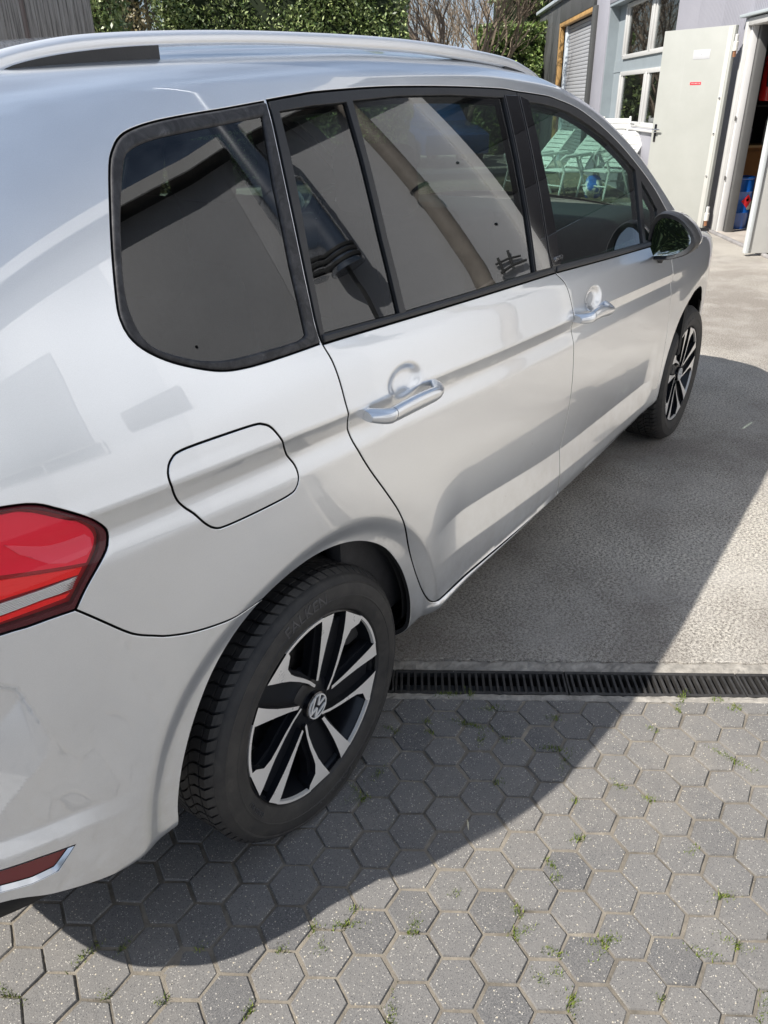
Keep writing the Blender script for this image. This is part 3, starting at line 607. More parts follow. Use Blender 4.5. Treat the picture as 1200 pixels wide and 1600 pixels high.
# tailgate and its window
panel('tailgate',sym([(UMIN,.745),(-1.115,.765),(-1.125,1.065)]+vend(-1.125,UMIN,50))[::1],PAINT,car,[sym([(-1.19,1.08),(-1.18,1.42),(UMIN,1.44)])],res=.03,mirror=False)
panel('tailgate_window',sym([(-1.19,1.08),(-1.18,1.42),(UMIN,1.44)]),G_DARK,car,res=.04,off=.003,flange=0,inset=-.002,mirror=False)
# handles
def handle(u0,z0,sc,parent):
    n=30; k=16
    def sect(t):
        u=u0-.135*sc+.262*sc*t; e=min(t/.20,1); e2=min((1-t)/.22,1)
        p=.034*math.sin(e*math.pi/2)**1.0*(math.sin(e2*math.pi/2)**.85); hh=(.0105+.0078*math.sin(math.pi*min(1,t*1.0))**.6)*(1-.35*(1-e2)); z=z0+.004*math.sin(math.pi*t)-.006*t
        return u,z,p,hh
    def build(name,ta,tb,par,grow=0):
        V=[];F=[]; m_=16
        for i in range(n+1):
            t=ta+(tb-ta)*i/n; u,z,p,hh=sect(t); b=(1-t)*S(u0-.135*sc,z)+t*S(u0+.127*sc,z); b=np.array([b[0],b[1],z]); nn=SN(u0-.135*sc,z); up=np.array([0,0,1.0]); up=up-nn*(up@nn); up/=np.linalg.norm(up)
            th_=.012 if .20<t<.80 else .012+.012*max((.20-t)/.2,(t-.80)/.2)
            for j in range(m_):
                a=2*math.pi*j/m_; c,s=math.cos(a),math.sin(a); c=math.copysign(abs(c)**.75,c); s=math.copysign(abs(s)**.8,s)
                V.append(b+nn*(p+.004-th_*.2+c*th_)+up*s*hh)
        for i in range(n):
            for j in range(m_): F.append((i*m_+j,i*m_+(j+1)%m_,(i+1)*m_+(j+1)%m_,(i+1)*m_+j))
        F.append(tuple(range(m_))); F.append(tuple(range(n*m_,(n+1)*m_))[::-1])
        me=autosm(mesh(name,V,F),50); bmx=bmesh.new(); bmx.from_mesh(me); bmesh.ops.recalc_face_normals(bmx,faces=bmx.faces); bmx.to_mesh(me); bmx.free(); autosm(me,50)
        o=link(name,me,PAINT,par); V=np.array(V); BOTH.append((o,V,[tuple(p.vertices) for p in me.polygons],None,PAINT)); return o
    h=build('door_handle',.205,1.0,parent); build('lock_cover',0.0,.198,parent)
handle(.290,.958,1.0,rdoor); handle(1.345,.921,1.0,fdoor)
# trim lettering at the pillar foot
def place_text(txt,size,u,z,m,parent,name='lettering',depth=.0006,lift=.0055):
    me=textm(txt,size,depth,name); b=S(u,z); nn=SN(u,z); ax=S(u+.01,z)-b; ax/=np.linalg.norm(ax); up=np.cross(nn,ax)
    M=Matrix(((ax[0],up[0],nn[0],b[0]+nn[0]*lift),(ax[1],up[1],nn[1],b[1]+nn[1]*lift),(ax[2],up[2],nn[2],b[2]+nn[2]*lift),(0,0,0,1))); me.transform(M); return link(name,me,m,parent)
place_text('UNITED',.017,1.150,1.098,CHROME,fdoor)
# ---------------------------------------------------------------- roof, windscreen, bonnet from the edge loop
us=np.linspace(UMIN+.001,UMAX-.001,900); E=S(us,tab('ze',us)+.049)
_o=np.argsort(E[:,0]); ex=np.linspace(E[:,0].min()+.001,E[:,0].max()-.001,700)
hw=np.interp(ex,E[_o,0],-E[_o,1]); hz_=np.interp(ex,E[_o,0],E[_o,2])
def top_z(x,y):
    w_=np.interp(x,ex,hw); z0=np.interp(x,ex,hz_); t=np.clip(np.abs(y)/np.maximum(w_,.02),0,1); h=.105*w_*np.interp(x,[-.8,-.3,0,.4,1.8,2.3,3.3],[.1,.28,.6,.85,1.0,1.3,.8]); return z0+h*(1-t**2.2)
def top_part(name,x0,x1,m,parent,shrink=0,off=0,hole=None,res=.035):
    xs=np.linspace(x0,x1,80); w_=np.maximum(np.interp(xs,ex,hw)-shrink,.02)
    O=[(x,-w) for x,w in zip(xs,w_)]+[(x,w) for x,w in zip(xs[::-1],w_[::-1])]
    O=resample(O,.03); 
    if area(O)<0:O=O[::-1]
    V,F=cdt(O,[hole] if hole is not None else [],res); z=top_z(V[:,0],V[:,1])-off
    return link(name,mesh(name,np.column_stack([V,z]),F,True),m,parent)
x_h,x_c=1.80,2.62
roof=top_part('roof',float(ex[3]),x_h,PAINT,car); roof.modifiers.new('th','SOLIDIFY').thickness=.004
top_part('headliner',float(ex[25]),x_h,LIGHTTRIM,car,.03,.035)
ws=top_part('windscreen',x_h+.003,x_c,G_GREEN,car,.055,0)
bon=top_part('bonnet',x_c+.004,float(ex[-3]),PAINT,car)
sp_=np.linspace(-.60,.60,21); V=[];F=[]
for y in sp_:
    xr=float(ex[0]); s_=(y/.60)**2; V+=[(xr-.045+.05*s_,y,1.493),(xr-.02+.05*s_,y,1.520-.006*s_),(xr+.16,y,float(top_z(xr+.16,y))+.006),(xr+.16,y,1.47),(xr+.02,y,1.465)]
for i in range(20):
    for k in range(5): F.append((i*5+k,(i+1)*5+k,(i+1)*5+(k+1)%5,i*5+(k+1)%5))
F+=[(4,3,2,1,0),(100,101,102,103,104)]
me=mesh('roof_spoiler',V,F); bmx=bmesh.new(); bmx.from_mesh(me); bmesh.ops.recalc_face_normals(bmx,faces=bmx.faces); bmx.to_mesh(me); bmx.free(); link('roof_spoiler',autosm(me,40),PAINT,car)
def side_pillar():   # painted A-pillar top between side edge and windscreen
    xs=np.linspace(x_h,x_c,60); w_=np.interp(xs,ex,hw); V=[];F=[]
    for x,w in zip(xs,w_):
        for d in (0,.055): V.append((x,-(w-d),float(top_z(x,-(w-d)))))
    F=[(2*i,2*i+2,2*i+3,2*i+1) for i in range(59)]; F=[q[::-1] for q in F]
    o=link('windscreen_pillar',mesh('windscreen_pillar',V,F,True),PAINT,car); BOTH.append((o,np.array(V),F,None,PAINT))
side_pillar()
# ---------------------------------------------------------------- roof rail
def rail():
    tp=[(-.50,1.500),(-.44,1.522),(-.38,1.545),(-.31,1.562),(-.26,1.574),(-.16,1.590),(.02,1.603),(.25,1.612),(.59,1.617),(.88,1.611),(1.17,1.596),(1.32,1.574),(1.40,1.555),(1.46,1.530)]
    lo=[(-.50,1.488),(-.44,1.502),(-.38,1.520),(-.31,1.541),(-.28,1.552),(-.19,1.568),(-.04,1.582),(.24,1.594),(.64,1.596),(.88,1.590),(1.15,1.577),(1.32,1.560),(1.40,1.543),(1.46,1.520)]
    T=np.array(cur(tp,.02));Lw=np.array(cur(lo,.02)); xs=np.linspace(-.50,1.46,110); zt=np.interp(xs,T[:,0],T[:,1]); zl=np.interp(xs,Lw[:,0],Lw[:,1])
    V=[];F=[];m_=12
    for i,x in enumerate(xs):
        yc=-.665+.030*((x-.5)/1.0)**2; hh=(zt[i]-zl[i])/2+.0025; zc=(zt[i]+zl[i])/2
        for j in range(m_):
            a=2*math.pi*j/m_; c,s=math.cos(a),math.sin(a); c=math.copysign(abs(c)**.55,c); s=math.copysign(abs(s)**.7,s); V.append((x,yc+.016*c,zc+hh*s))
    for i in range(len(xs)-1):
        for j in range(m_): F.append((i*m_+j,(i+1)*m_+j,(i+1)*m_+(j+1)%m_,i*m_+(j+1)%m_))
    F.append(tuple(range(m_))); F.append(tuple(range((len(xs)-1)*m_,len(xs)*m_))[::-1])
    me=mesh('roof_rail',V,F); bmx=bmesh.new(); bmx.from_mesh(me); bmesh.ops.recalc_face_normals(bmx,faces=bmx.faces); bmx.to_mesh(me); bmx.free(); autosm(me,60)
    rl=link('roof_rail',me,RAILM,car); BOTH.append((rl,np.array(V),[tuple(p.vertices) for p in me.polygons],None,RAILM))
    for x0,x1 in ((-.40,-.035),(1.16,1.43)):
        V=[];F=[]; xs=np.linspace(x0,x1,30)
        for x in xs:
            yc=-.665+.030*((x-.5)/1.0)**2; z1=np.interp(x,Lw[:,0],Lw[:,1])+.004; z0=float(np.interp(x,[-.4,-.035,1.16,1.43],[1.500,1.550,1.565,1.515]))
            for y,z in ((yc-.013,z1),(yc-.013,z0),(yc+.013,z0),(yc+.013,z1)): V.append((x,y,z))
        for i in range(29):
            for j in range(4): F.append((i*4+j,i*4+(j+1)%4,(i+1)*4+(j+1)%4,(i+1)*4+j))
        F.append((3,2,1,0)); F.append((116,117,118,119))
        me=mesh('rail_foot',V,F); bmx=bmesh.new(); bmx.from_mesh(me); bmesh.ops.recalc_face_normals(bmx,faces=bmx.faces); bmx.to_mesh(me); bmx.free()
        o=link('rail_foot',me,BLACK_TRIM,rl); BOTH.append((o,np.array(V),[tuple(p.vertices) for p in me.polygons],None,BLACK_TRIM))
RAILM=mat('satin_aluminium',(.86,.88,.91),.32,.6)
rail()
# ---------------------------------------------------------------- door mirror
def door_mirror():
    out=[(-.868,.975),(-.866,1.060),(-.875,1.105),(-.895,1.128),(-.930,1.131),(-.968,1.118),(-1.003,1.092),(-1.028,1.060),(-1.034,1.035),(-1.020,1.008),(-.990,.988),(-.945,.974),(-.900,.970)]
    O=resample([p for p in closed(out,.006)],.006); c=O.mean(0); k=len(O)
    rings=[(1.995,.78,0),(1.983,.88,0),(1.974,.97,0),(1.980,1.01,0),(1.990,1.02,0),(2.030,1.03,0),(2.075,.98,0),(2.115,.86,0),(2.145,.66,0),(2.160,.40,0),(2.166,.05,0)]
    V=[];F=[]
    for x,s,_ in rings:
        for p in O: q=c+(p-c)*s; V.append((x-.35*(q[0]+.95)*0,q[0],q[1]))
    for i in range(len(rings)-1):
        for j in range(k): F.append((i*k+j,i*k+(j+1)%k,(i+1)*k+(j+1)%k,(i+1)*k+j))
    def part(name,fs,m,par):
        me=mesh(name,V,fs); bmx=bmesh.new(); bmx.from_mesh(me); bmesh.ops.delete(bmx,geom=[v for v in bmx.verts if not v.link_faces],context='VERTS'); bmesh.ops.recalc_face_normals(bmx,faces=bmx.faces)
        if sum(f.normal.dot(f.calc_center_median()-Vector((2.05,-.95,1.05)))*f.calc_area() for f in bmx.faces)<0: bmesh.ops.reverse_faces(bmx,faces=bmx.faces)
        bmx.to_mesh(me); bmx.free(); autosm(me,50); o=link(name,me,m,par); BOTH.append((o,np.array([v.co[:] for v in me.vertices]),[tuple(p.vertices) for p in me.polygons],None,m)); return o
    zmid=lambda f: np.mean([V[i][2] for i in f])
    cap=[f for n_,f in enumerate(F) if n_>=5*k and zmid(f)>1.020-.0]; low=[f for n_,f in enumerate(F) if n_>=5*k and zmid(f)<=1.020]; rim=F[:5*k]
    mr=part('door_mirror',rim+low,BLACK_TRIM,car); part('mirror_cap',cap,PAINT,mr)
    G=np.array([c+(p-c)*.80 for p in O]); Vg=[(1.990-.16*(p[0]-c[0])+.10*(p[1]-c[1]),p[0],p[1]) for p in G]+[(1.993,c[0],c[1])]; Fg=[(j,(j+1)%k,k) for j in range(k)]
    Fg=[f[::-1] for f in Fg]; me=mesh('mirror_glass',Vg,Fg,True); o=link('mirror_glass',me,MIRG,mr); BOTH.append((o,np.array(Vg),Fg,None,MIRG))
    # arm
    A=prism([(2.03,.948),(2.10,.985),(2.10,1.02),(2.00,1.02),(1.995,.99)],-.915,-.845,'mirror_arm','Y',.006); o=link('mirror_arm',A,BLACK_TRIM,mr); BOTH.append((o,np.array([v.co[:] for v in A.vertices]),[tuple(p.vertices) for p in A.polygons],None,BLACK_TRIM))
    V2=[]; 
MIRG=mat('mirror_glass',(.42,.45,.47),.02,1)
door_mirror()
# ---------------------------------------------------------------- wheels
def polar(r,a): a=math.radians(a); return (r*math.cos(a),r*math.sin(a))
def face_y(r): return .0005+.017*(1-min(r/.205,1))**1.1      # dish of the spoke faces, metres behind the rim lip
def spoke_mesh(name,pol,shift,depth,face=True):
    """outline in polar (r,deg); front face follows the dish; sides run back by depth"""
    P2=resample([polar(r,a) for r,a in pol],.008)
    if area(P2)<0:P2=P2[::-1]
    V,F=cdt(P2,[],.012); k=len(P2)
    vv=[(x,YR+face_y(math.hypot(x,z))+shift,z) for x,z in V]; ff=[tuple(f) for f in F]
    b=len(vv); 
    for x,z in P2: vv.append((x,YR+face_y(math.hypot(x,z))+shift,z))
    for x,z in P2: vv.append((x*.995,YR+face_y(math.hypot(x,z))+shift+depth,z*.995))
    for i in range(k): j=(i+1)%k; ff.append((b+i,b+k+i,b+k+j,b+j))
    me=mesh(name,vv,ff); bmx=bmesh.new(); bmx.from_mesh(me); bmesh.ops.recalc_face_normals(bmx,faces=bmx.faces)
    if sum(f.normal.y*f.calc_area() for f in bmx.faces if abs(f.normal.y)>.8)>0: bmesh.ops.reverse_faces(bmx,faces=bmx.faces)
    bmx.to_mesh(me); bmx.free(); return autosm(me,30)
YR=-.872      # plane of the rim lip
def make_wheel():
    W=link('wheel',lathem([(.2225,YR+.004),(.226,YR+.006),(.2265,YR+.012),(.219,YR+.012),(.211,YR+.030),(.205,YR+.060),(.200,YR+.16),(.205,YR+.19),(.222,YR+.195)],96,'Y','wheel'),RIMBLK,car)
    # tyre
    yc=-.772; pr=[(.226,YR+.008),(.231,YR-.001),(.240,YR-.0055),(.252,YR-.0085),(.262,YR-.0100),(.263,YR-.0112),(.2655,YR-.0112),(.2665,YR-.0100),(.281,YR-.0095),(.292,YR-.0060),(.2935,YR-.0068),(.2960,YR-.0068),(.2975,YR-.0045),(.305,YR+.001),(.3105,YR+.008),(.3135,YR+.016),(.3150,YR+.028),(.3150,2*yc-YR-.028),(.3105,2*yc-YR-.008),(.296,2*yc-YR+.006),(.26,2*yc-YR+.009),(.226,2*yc-YR-.006)]
    ty=link('tyre',lathem(pr,120,'Y','tyre',25),TYRE,W)
    # tread blocks, curved sweeping ribs either side
    V=[];F=[]; K=74
    yA=YR+.010
    for sd in (1,-1):
        for k in range(K):
            for (t0,t1,r0,r1) in ((0.0,.30,.3120,.3222),(.335,.62,.3222,.3232),(.655,.965,.3232,.3232)):
                seg=4; base=len(V)
                for s in range(seg+1):
                    t=t0+(t1-t0)*s/seg; yy=yA+(yc-yA)*t; rr=r0+(r1-r0)*min(1,(s/seg)*2.2) if t0==0 else .3230
                    lead=.17*t**1.5+.02*math.sin(t*9)
                    w_=.78
                    for a in (0,w_):
                        th=(k+a)/K*2*math.pi+lead*sd*0+lead
                        for r_ in (rr,.3145-(.006 if t0==0 and s==0 else 0)):
                            y_=yy if sd>0 else 2*yc-yy
                            V.append((r_*math.cos(th),y_,r_*math.sin(th)))
                for s in range(seg):
                    a=base+s*4; q=[(a,a+2,a+6,a+4),(a,a+4,a+5,a+1),(a+2,a+3,a+7,a+6)]; F+=q
                e=base+seg*4; F.append((base,base+1,base+3,base+2)); F.append((e,e+2,e+3,e+1))
                # two sipes are narrow grooves: thin dark slots come from the gap between blocks
    me=mesh('tread_block',V,F); bmx=bmesh.new(); bmx.from_mesh(me); bmesh.ops.recalc_face_normals(bmx,faces=bmx.faces); bmx.to_mesh(me); bmx.free()
    tb=link('tread_block',me,TYRE,W,'stuff')
    for o in (ty,tb):
        for v in o.data.vertices:
            if v.co.z<-HZ+.001: v.co.z=-HZ+.001
            if v.co.z<-HZ+.05 and v.co.y<-.80: v.co.y-=.006*(1-(v.co.z+HZ)/.05)
    A=[(.2235,-5.5),(.2235,5.2),(.195,4.6),(.150,4.0),(.100,3.2),(.063,4.0),(.060,-3.5),(.10,-3.0),(.15,-3.6),(.19,-4.6)]
    B=[(.2235,-17.5),(.2235,-37.5),(.2060,-37.2),(.185,-31.5),(.160,-31.2),(.140,-33.5),(.105,-41.0),(.075,-52),(.052,-68),(.046,-66),(.050,-60),(.075,-46),(.110,-34.5),(.150,-27),(.180,-22.5)]
    WEB=[(.221,-38),(.221,6),(.15,7),(.10,9),(.055,20),(.04,0),(.04,-60),(.052,-78),(.078,-57),(.11,-45),(.145,-36),(.19,-34)]
    for k in range(5):
        rot=77-72*k
        r_=lambda L:[(r,a+rot) for r,a in L]
        link('spoke',spoke_mesh('spoke',r_(A),0,.030),[ALLOY],W); link('spoke',spoke_mesh('spoke',r_(B),0,.030),[ALLOY],W)
        link('spoke_web',spoke_mesh('spoke_web',r_(WEB),.0165,.022),RIMBLK,W)
        # black flanks of the spokes
        arc=[(.2240,a) for a in np.linspace(rot+4,rot+36,16)]+[(.2175,a) for a in np.linspace(rot+36,rot+4,16)]
        link('rim_lip',spoke_mesh('rim_lip',arc,-.0003,.008),ALLOY,W)
        a=math.radians(rot-13+0); bl=link('wheel_bolt',lathem([(0,-.006),(.0085,-.006),(.0095,-.003),(.0095,.01)],6,'Y','wheel_bolt'),RIMBLK,W); bl.location=(.056*math.cos(a),YR+.038,.056*math.sin(a))
    for o in list(W.children):      # darken the flanks: material by facing
        if o.name.startswith('spoke') and 'web' not in o.name:
            me=o.data; me.materials.append(RIMBLK)
            for p in me.polygons:
                if abs(p.normal.y)<.75: p.material_index=1
    link('rim_edge',lathem([(.2260,YR+.003),(.2245,YR-.0015),(.2205,YR-.0005),(.2190,YR+.006)],96,'Y','rim_edge'),ALLOY,W) if False else None
    link('hub_cover',lathem([(0,YR+.020),(.045,YR+.020),(.060,YR+.026),(.075,YR+.036),(.085,YR+.055)],48,'Y','hub_cover'),RIMBLK,W)
    link('centre_cap',lathem([(0,YR+.0050),(.0300,YR+.0055),(.0335,YR+.008),(.0340,YR+.022)],48,'Y','centre_cap'),GLOSS_BLACK,W)
    # emblem: ring with a V over a W
    bm=bmesh.new(); me=lathem([(.0270,YR+.0045),(.0272,YR+.0028),(.0300,YR+.0028),(.0302,YR+.0055)],48,'Y','e'); bm.from_mesh(me)
    def stroke(p,q,w_=.0043):
        p=Vector((p[0],0,p[1]));q=Vector((q[0],0,q[1])); d=(q-p).normalized(); s=Vector((-d.z,0,d.x))*w_/2
        vs=[bm.verts.new(x+Vector((0,y,0))) for y in (YR+.0028,YR+.0055) for x in (p+s,p-s,q-s,q+s)]
        for f in ((0,1,2,3),(7,6,5,4),(0,4,5,1),(1,5,6,2),(2,6,7,3),(3,7,4,0)): bm.faces.new([vs[i] for i in f])
    for a,b in (((-.0115,.0250),(-.001,.0035)),((.0115,.0250),(.001,.0035)),((-.0235,.0140),(-.0105,-.0240)),((-.0105,-.0240),(-.0005,-.0040)),((.0005,-.0040),(.0105,-.0240)),((.0105,-.0240),(.0235,.0140))): stroke(a,b)
    bmesh.ops.recalc_face_normals(bm,faces=bm.faces); bmesh.ops.rotate(bm,cent=(0,0,0),matrix=Matrix.Rotation(math.radians(48),3,'Y'),verts=bm.verts)
    link('emblem',bm_mesh('emblem',bm),mat('satin_chrome',(.85,.85,.84),.3,.25),W)
    link('brake_disc',lathem([(.05,YR+.075),(.138,YR+.075),(.140,YR+.078),(.140,YR+.098),(.05,YR+.098)],64,'Y','brake_disc'),STEEL,W)
    link('brake_caliper',boxm((.09,.07,.13),.012,2,'brake_caliper',(.125,YR+.10,.03)),STEEL,W)
    # raised lettering on the sidewall
    for txt,ac,sz in (('FALKEN',96,.034),('FALKEN',-84,.034),('215/55 R17',205,.014)):
        me=textm(txt,sz,.0006,'sidewall_lettering'); rm=.274 if sz>.02 else .250
        for v in me.vertices:
            a=math.radians(ac)-v.co.x*1.12/rm; r_=rm+v.co.y; yb=np.interp(r_,[.252,.263,.281,.292],[-.0085,-.0105,-.0095,-.0060])
            v.co=Vector((r_*math.cos(a),YR+yb-.0006-v.co.z,r_*math.sin(a)))
        link('sidewall_lettering',me,LETTR,W)
    return W
LETTR=varied('raised_rubber',(.060,.060,.063),.5,.3,40,0)
wheel=make_wheel(); wheel.location=(0.0,0,HZ)
def rot_rim(W,deg,keep=('tyre','tread','sidewall')):
    for c in W.children:
        if c.name.split('.')[0] in ('tyre','tread_block','sidewall_lettering'): continue
        M=Matrix.Rotation(math.radians(deg),4,'Y'); c.location=M@c.location; c.rotation_euler=M.to_euler()
w2=copy_tree(wheel,car); w2.location=(WB,0,HZ); rot_rim(w2,-22)
for x in (0,WB):
    w3=copy_tree(wheel,car); w3.location=(x,0,HZ); w3.rotation_euler=(0,0,math.pi)
# arch liners
for x in (0.0,WB):
    V=[];F=[];n=40
    for i in range(n+1):
        a=math.radians(0+180*i/n)
        for y in (-.885,-.60): V.append((x+.398*math.cos(a),max(y,float(np.interp(x+.4*math.cos(a),_px[::-1] if _px[0]>_px[-1] else _px,_py[::-1] if _px[0]>_px[-1] else _py))+(.010 if x>1 else .034)) if y<-.8 else y,HZ+.402*math.sin(a)))
    for i in range(n): F.append((2*i,2*i+1,2*i+3,2*i+2))
    c=len(V); V.append((x,-.60,HZ)); F+= [(2*i+1,c,2*i+3) for i in range(n)]
    o=link('arch_liner',mesh('arch_liner',V,F,False),LINING,car); BOTH.append((o,np.array(V),F,None,LINING))
# underbody
box2('light_block_bulkhead',(2.60,-.885,.45),(2.64,.885,.99),DARKIN,car); box2('engine_block',(2.7,-.52,.25),(3.4,.52,.85),DARKIN,car)  # bulkhead added to stop sunlight leaking through the engine bay onto the slab
box2('floor_pan',(.42,-.78,.20),(2.36,.78,.27),DARKIN,car); box2('rear_underbody',(-.72,-.56,.30),(.42,.56,.34),DARKIN,car); box2('front_underbody',(2.36,-.56,.2),(3.45,.56,.3),DARKIN,car)
box2('rear_underbody_side',(-.70,-.72,.42),(-.44,.72,.50),DARKIN,car,.02)
# ---------------------------------------------------------------- cabin
def seat(x,y,w_=.52,parent=None,hh=1.16):
    s=link('seat',boxm((.50,w_,.16),.06,4,'seat',(x+.02,y,.60)),SEAT,car)
    link('backrest',boxm((.13,w_*.94,.62),.055,4,'backrest',(x-.30,y,.92),(0,-.18,0)),SEAT,s)
    link('headrest',boxm((.09,.27,.19),.04,4,'headrest',(x-.40,y,hh+.14),(0,-.12,0)),SEAT,s)
for y in (-.36,.36): seat(1.38,y)
for y in (-.46,0,.46): seat(.42,y,.44,None,1.12)
dash=link('dashboard',boxm((.55,1.42,.26),.08,4,'dashboard',(2.36,0,.95)),DASH,car)
link('instrument_hood',boxm((.28,.42,.10),.04,3,'instrument_hood',(2.18,.37,1.03)),DASH,dash)
link('centre_console',boxm((.20,.34,.40),.03,3,'centre_console',(2.07,0,.88),(0,-.2,0)),DASH,dash)
for k in range(4): link('vent_slat',boxm((.01,.16,.006),0,1,'vent_slat',(1.965,0,1.00+.016*k)),CHROME,dash)
def steering():
    c=Vector((1.86,.37,1.02)); tilt=math.radians(28); R_=Matrix.Rotation(-tilt,3,'Y')
    P_=[c+R_@Vector((0,.19*math.cos(a),.19*math.sin(a))) for a in np.linspace(0,2*math.pi,48,endpoint=False)]
    st=link('steering_wheel',tubem(P_,.015,10,'steering_wheel',closed=True),GLOSS_BLACK,car)
    for a in (0,math.pi,-math.pi/2): link('steering_spoke',tubem([c+R_@Vector((.0,.05*math.cos(a),.05*math.sin(a))),c+R_@Vector((0,.18*math.cos(a),.18*math.sin(a)))],.020,8,'steering_spoke'),GLOSS_BLACK,st)
    me=lathem([(0,-.02),(.055,-.015),(.062,0),(.05,.03)],32,'Y','airbag_cover'); me.transform(Matrix.Translation(c)@(R_@Matrix.Rotation(math.pi/2*3,3,'Z')).to_4x4()); link('airbag_cover',me,DASH,st)
    bm=bmesh.new(); me=lathem([(.026,-.003),(.030,-.003)],32,'Y','e'); bm.from_mesh(me)
    def stroke(p,q,w_=.004):
        p=Vector((p[0],0,p[1]));q=Vector((q[0],0,q[1])); d=(q-p).normalized(); s=Vector((-d.z,0,d.x))*w_/2
        bm.faces.new([bm.verts.new(x+Vector((0,-.003,0))) for x in (p+s,p-s,q-s,q+s)])
    for a,b in (((-.0115,.0250),(-.001,.0035)),((.0115,.0250),(.001,.0035)),((-.0235,.0140),(-.0105,-.0240)),((-.0105,-.0240),(-.0005,-.0040)),((.0005,-.0040),(.0105,-.0240)),((.0105,-.0240),(.0235,.0140))): stroke(a,b)
    me=bm_mesh('emblem',bm); me.transform(Matrix.Translation(c+R_@Vector((-.022,0,0)))@(R_@Matrix.Rotation(-math.pi/2,3,'Z')).to_4x4()); link('emblem',me,CHROME,st)
steering()
# inner door cards
for x0,x1 in ((.15,1.08),(1.16,2.1)):
    for s in (-1,1): box2('door_card',(x0,s*.78,.35),(x1,s*.835,1.03),DASH if s<0 else SEAT,car,.02)
box2('parcel_cover',(-.72,-.62,.98),(-.05,.62,1.0),DASH,car)
# ---------------------------------------------------------------- the far side: mirrored meshes
_cp={}
for o,V,F,NN,m in BOTH:
    V2=V.copy(); V2[:,1]*=-1; N2=None
    if NN is not None: N2=NN.copy(); N2[:,1]*=-1
    me=mesh(o.name.split('.')[0],V2,[tuple(reversed(f)) for f in F],True,N2)
    if NN is None: autosm(me,50)
    par=_cp.get(o.parent,o.parent) if o.parent is not None else car
    FI=None
    if isinstance(m,tuple): m,FI=m
    c=link(o.name.split('.')[0],me,m,par); _cp[o]=c
    if FI is not None: me.polygons.foreach_set('material_index',FI)
# ================================================================ the yard
TB=math.radians(32.5); E1=np.array([math.cos(TB),math.sin(TB)]); E2=np.array([math.sin(TB),-math.cos(TB)]); C0=CAM[:2]
def yard(d,l,z=0.0):
    """a place in the yard: d metres along the workshop wall from where the photograph was taken, l metres towards that wall"""
    p=C0+E1*d+E2*l; return (float(p[0]),float(p[1]),z)
class At:
    """a thing standing at (d,l); its parts are given in the same (depth, lateral, height) measures"""
    def __init__(s,name,label,cat,d,l,group=None,rz=0,z=0):
        s.d,s.l,s.z=d,l,z; s.o=thing(name,label,cat,yard(d,l,z),TB+rz,group)
    def box(s,name,a,b,m,bevel=0,parent=None,kind=None):
        A=(a[0]-s.d,-(a[1]-s.l),a[2]-s.z); B=(b[0]-s.d,-(b[1]-s.l),b[2]-s.z); return box2(name,A,B,m,parent or s.o,bevel,kind)
    def p(s,d,l,z): return (d-s.d,-(l-s.l),z-s.z)
# --- ground
gsh=mesh('ground',[(-150,-150,-.06),(150,-150,-.06),(150,150,-.06),(-150,150,-.06)],[(0,1,2,3)]); link('ground',gsh,ASPH,None,'structure')
AP=math.radians(-57.5); GA=np.array([math.cos(AP),math.sin(AP)]); GB=np.array([-GA[1],GA[0]])
def gp(a,b,z=0): p=GA*a+GB*b; return (float(p[0]),float(p[1]),z)
B_SLAB,B_G1,B_G0,B_PAV=.088,.041,-.062,-.089
# concrete yard: sheet with a slightly ragged front edge
def slab():
    a=np.concatenate([np.arange(-6,6.01,.02)]); 
    edge=B_SLAB+.0035*np.array([math.sin(x*31)+math.sin(x*73+1)+.8*math.sin(x*151+2) for x in a])/1.4
    V=[];F=[];n=len(a)
    for i in range(n):
        for b,z in ((edge[i],-.03),(edge[i],-.0025),(edge[i]+.004,.0),(.6,0),(40,0)): V.append(gp(a[i] if b<30 else a[i]*8,b,z))
    for i in range(n-1):
        for k in range(4): F.append((i*5+k,(i+1)*5+k,(i+1)*5+k+1,i*5+k+1))
    me=mesh('concrete_yard',V,F); link('concrete_yard',me,CONC,None,'structure')
slab()
# hexagonal pavers
RP=.0575; ox,oy=.944,-.238
def hexm(name,seed):
    r=random.Random(seed); k=12; R0=RP-.0034; V=[];F=[]
    def ring(rr,z,jit): 
        o=[]
        for i in range(6):
            for t in (0,.5):
                a=math.pi/3*i; b=math.pi/3*(i+1); x=(1-t)*math.cos(a)+t*math.cos(b); y=(1-t)*math.sin(a)+t*math.sin(b); j=1+r.uniform(-jit,jit); o.append((x*rr*j,y*rr*j,z))
        return o
    V+=ring(R0,-.03,0); base=[r.uniform(-.010,.006) for _ in range(12)]
    r1=[(x*(1+base[i]),y*(1+base[i]),-.0035) for i,(x,y,z) in enumerate(ring(R0,0,0))]; V+=r1
    V+=[(x*.955,y*.955,-.0004) for x,y,z in r1]; V.append((0,0,.0003))
    for s in (0,12):
        for i in range(12): j=(i+1)%12; F.append((s+i,s+j,s+12+j,s+12+i))
    for i in range(12): F.append((24+i,24+(i+1)%12,36))
    me=mesh(name,V,F); at=me.attributes.new('tone','FLOAT','POINT'); t=r.random(); at.data.foreach_set('value',[t]*len(me.vertices)); autosm(me,40); return me
HEX=[hexm('paver',i) for i in range(16)]
pav=tag(bpy.data.objects.new('paver_field',None),'hexagonal grey concrete pavers with mossy joints beside the drain','paving'); COL.objects.link(pav); pav['kind']='structure'
del pav['category']; del pav['label']
def inframe(p,m=20):
    d=np.array(p)-CAM; z=d@_f
    if z<.2: return None
    x=600+FPX*(d@_r)/z; y=800-FPX*(d@_u_)/z
    return z if (-m<x<1200+m and -m<y<1600+m) else None
cells=[]
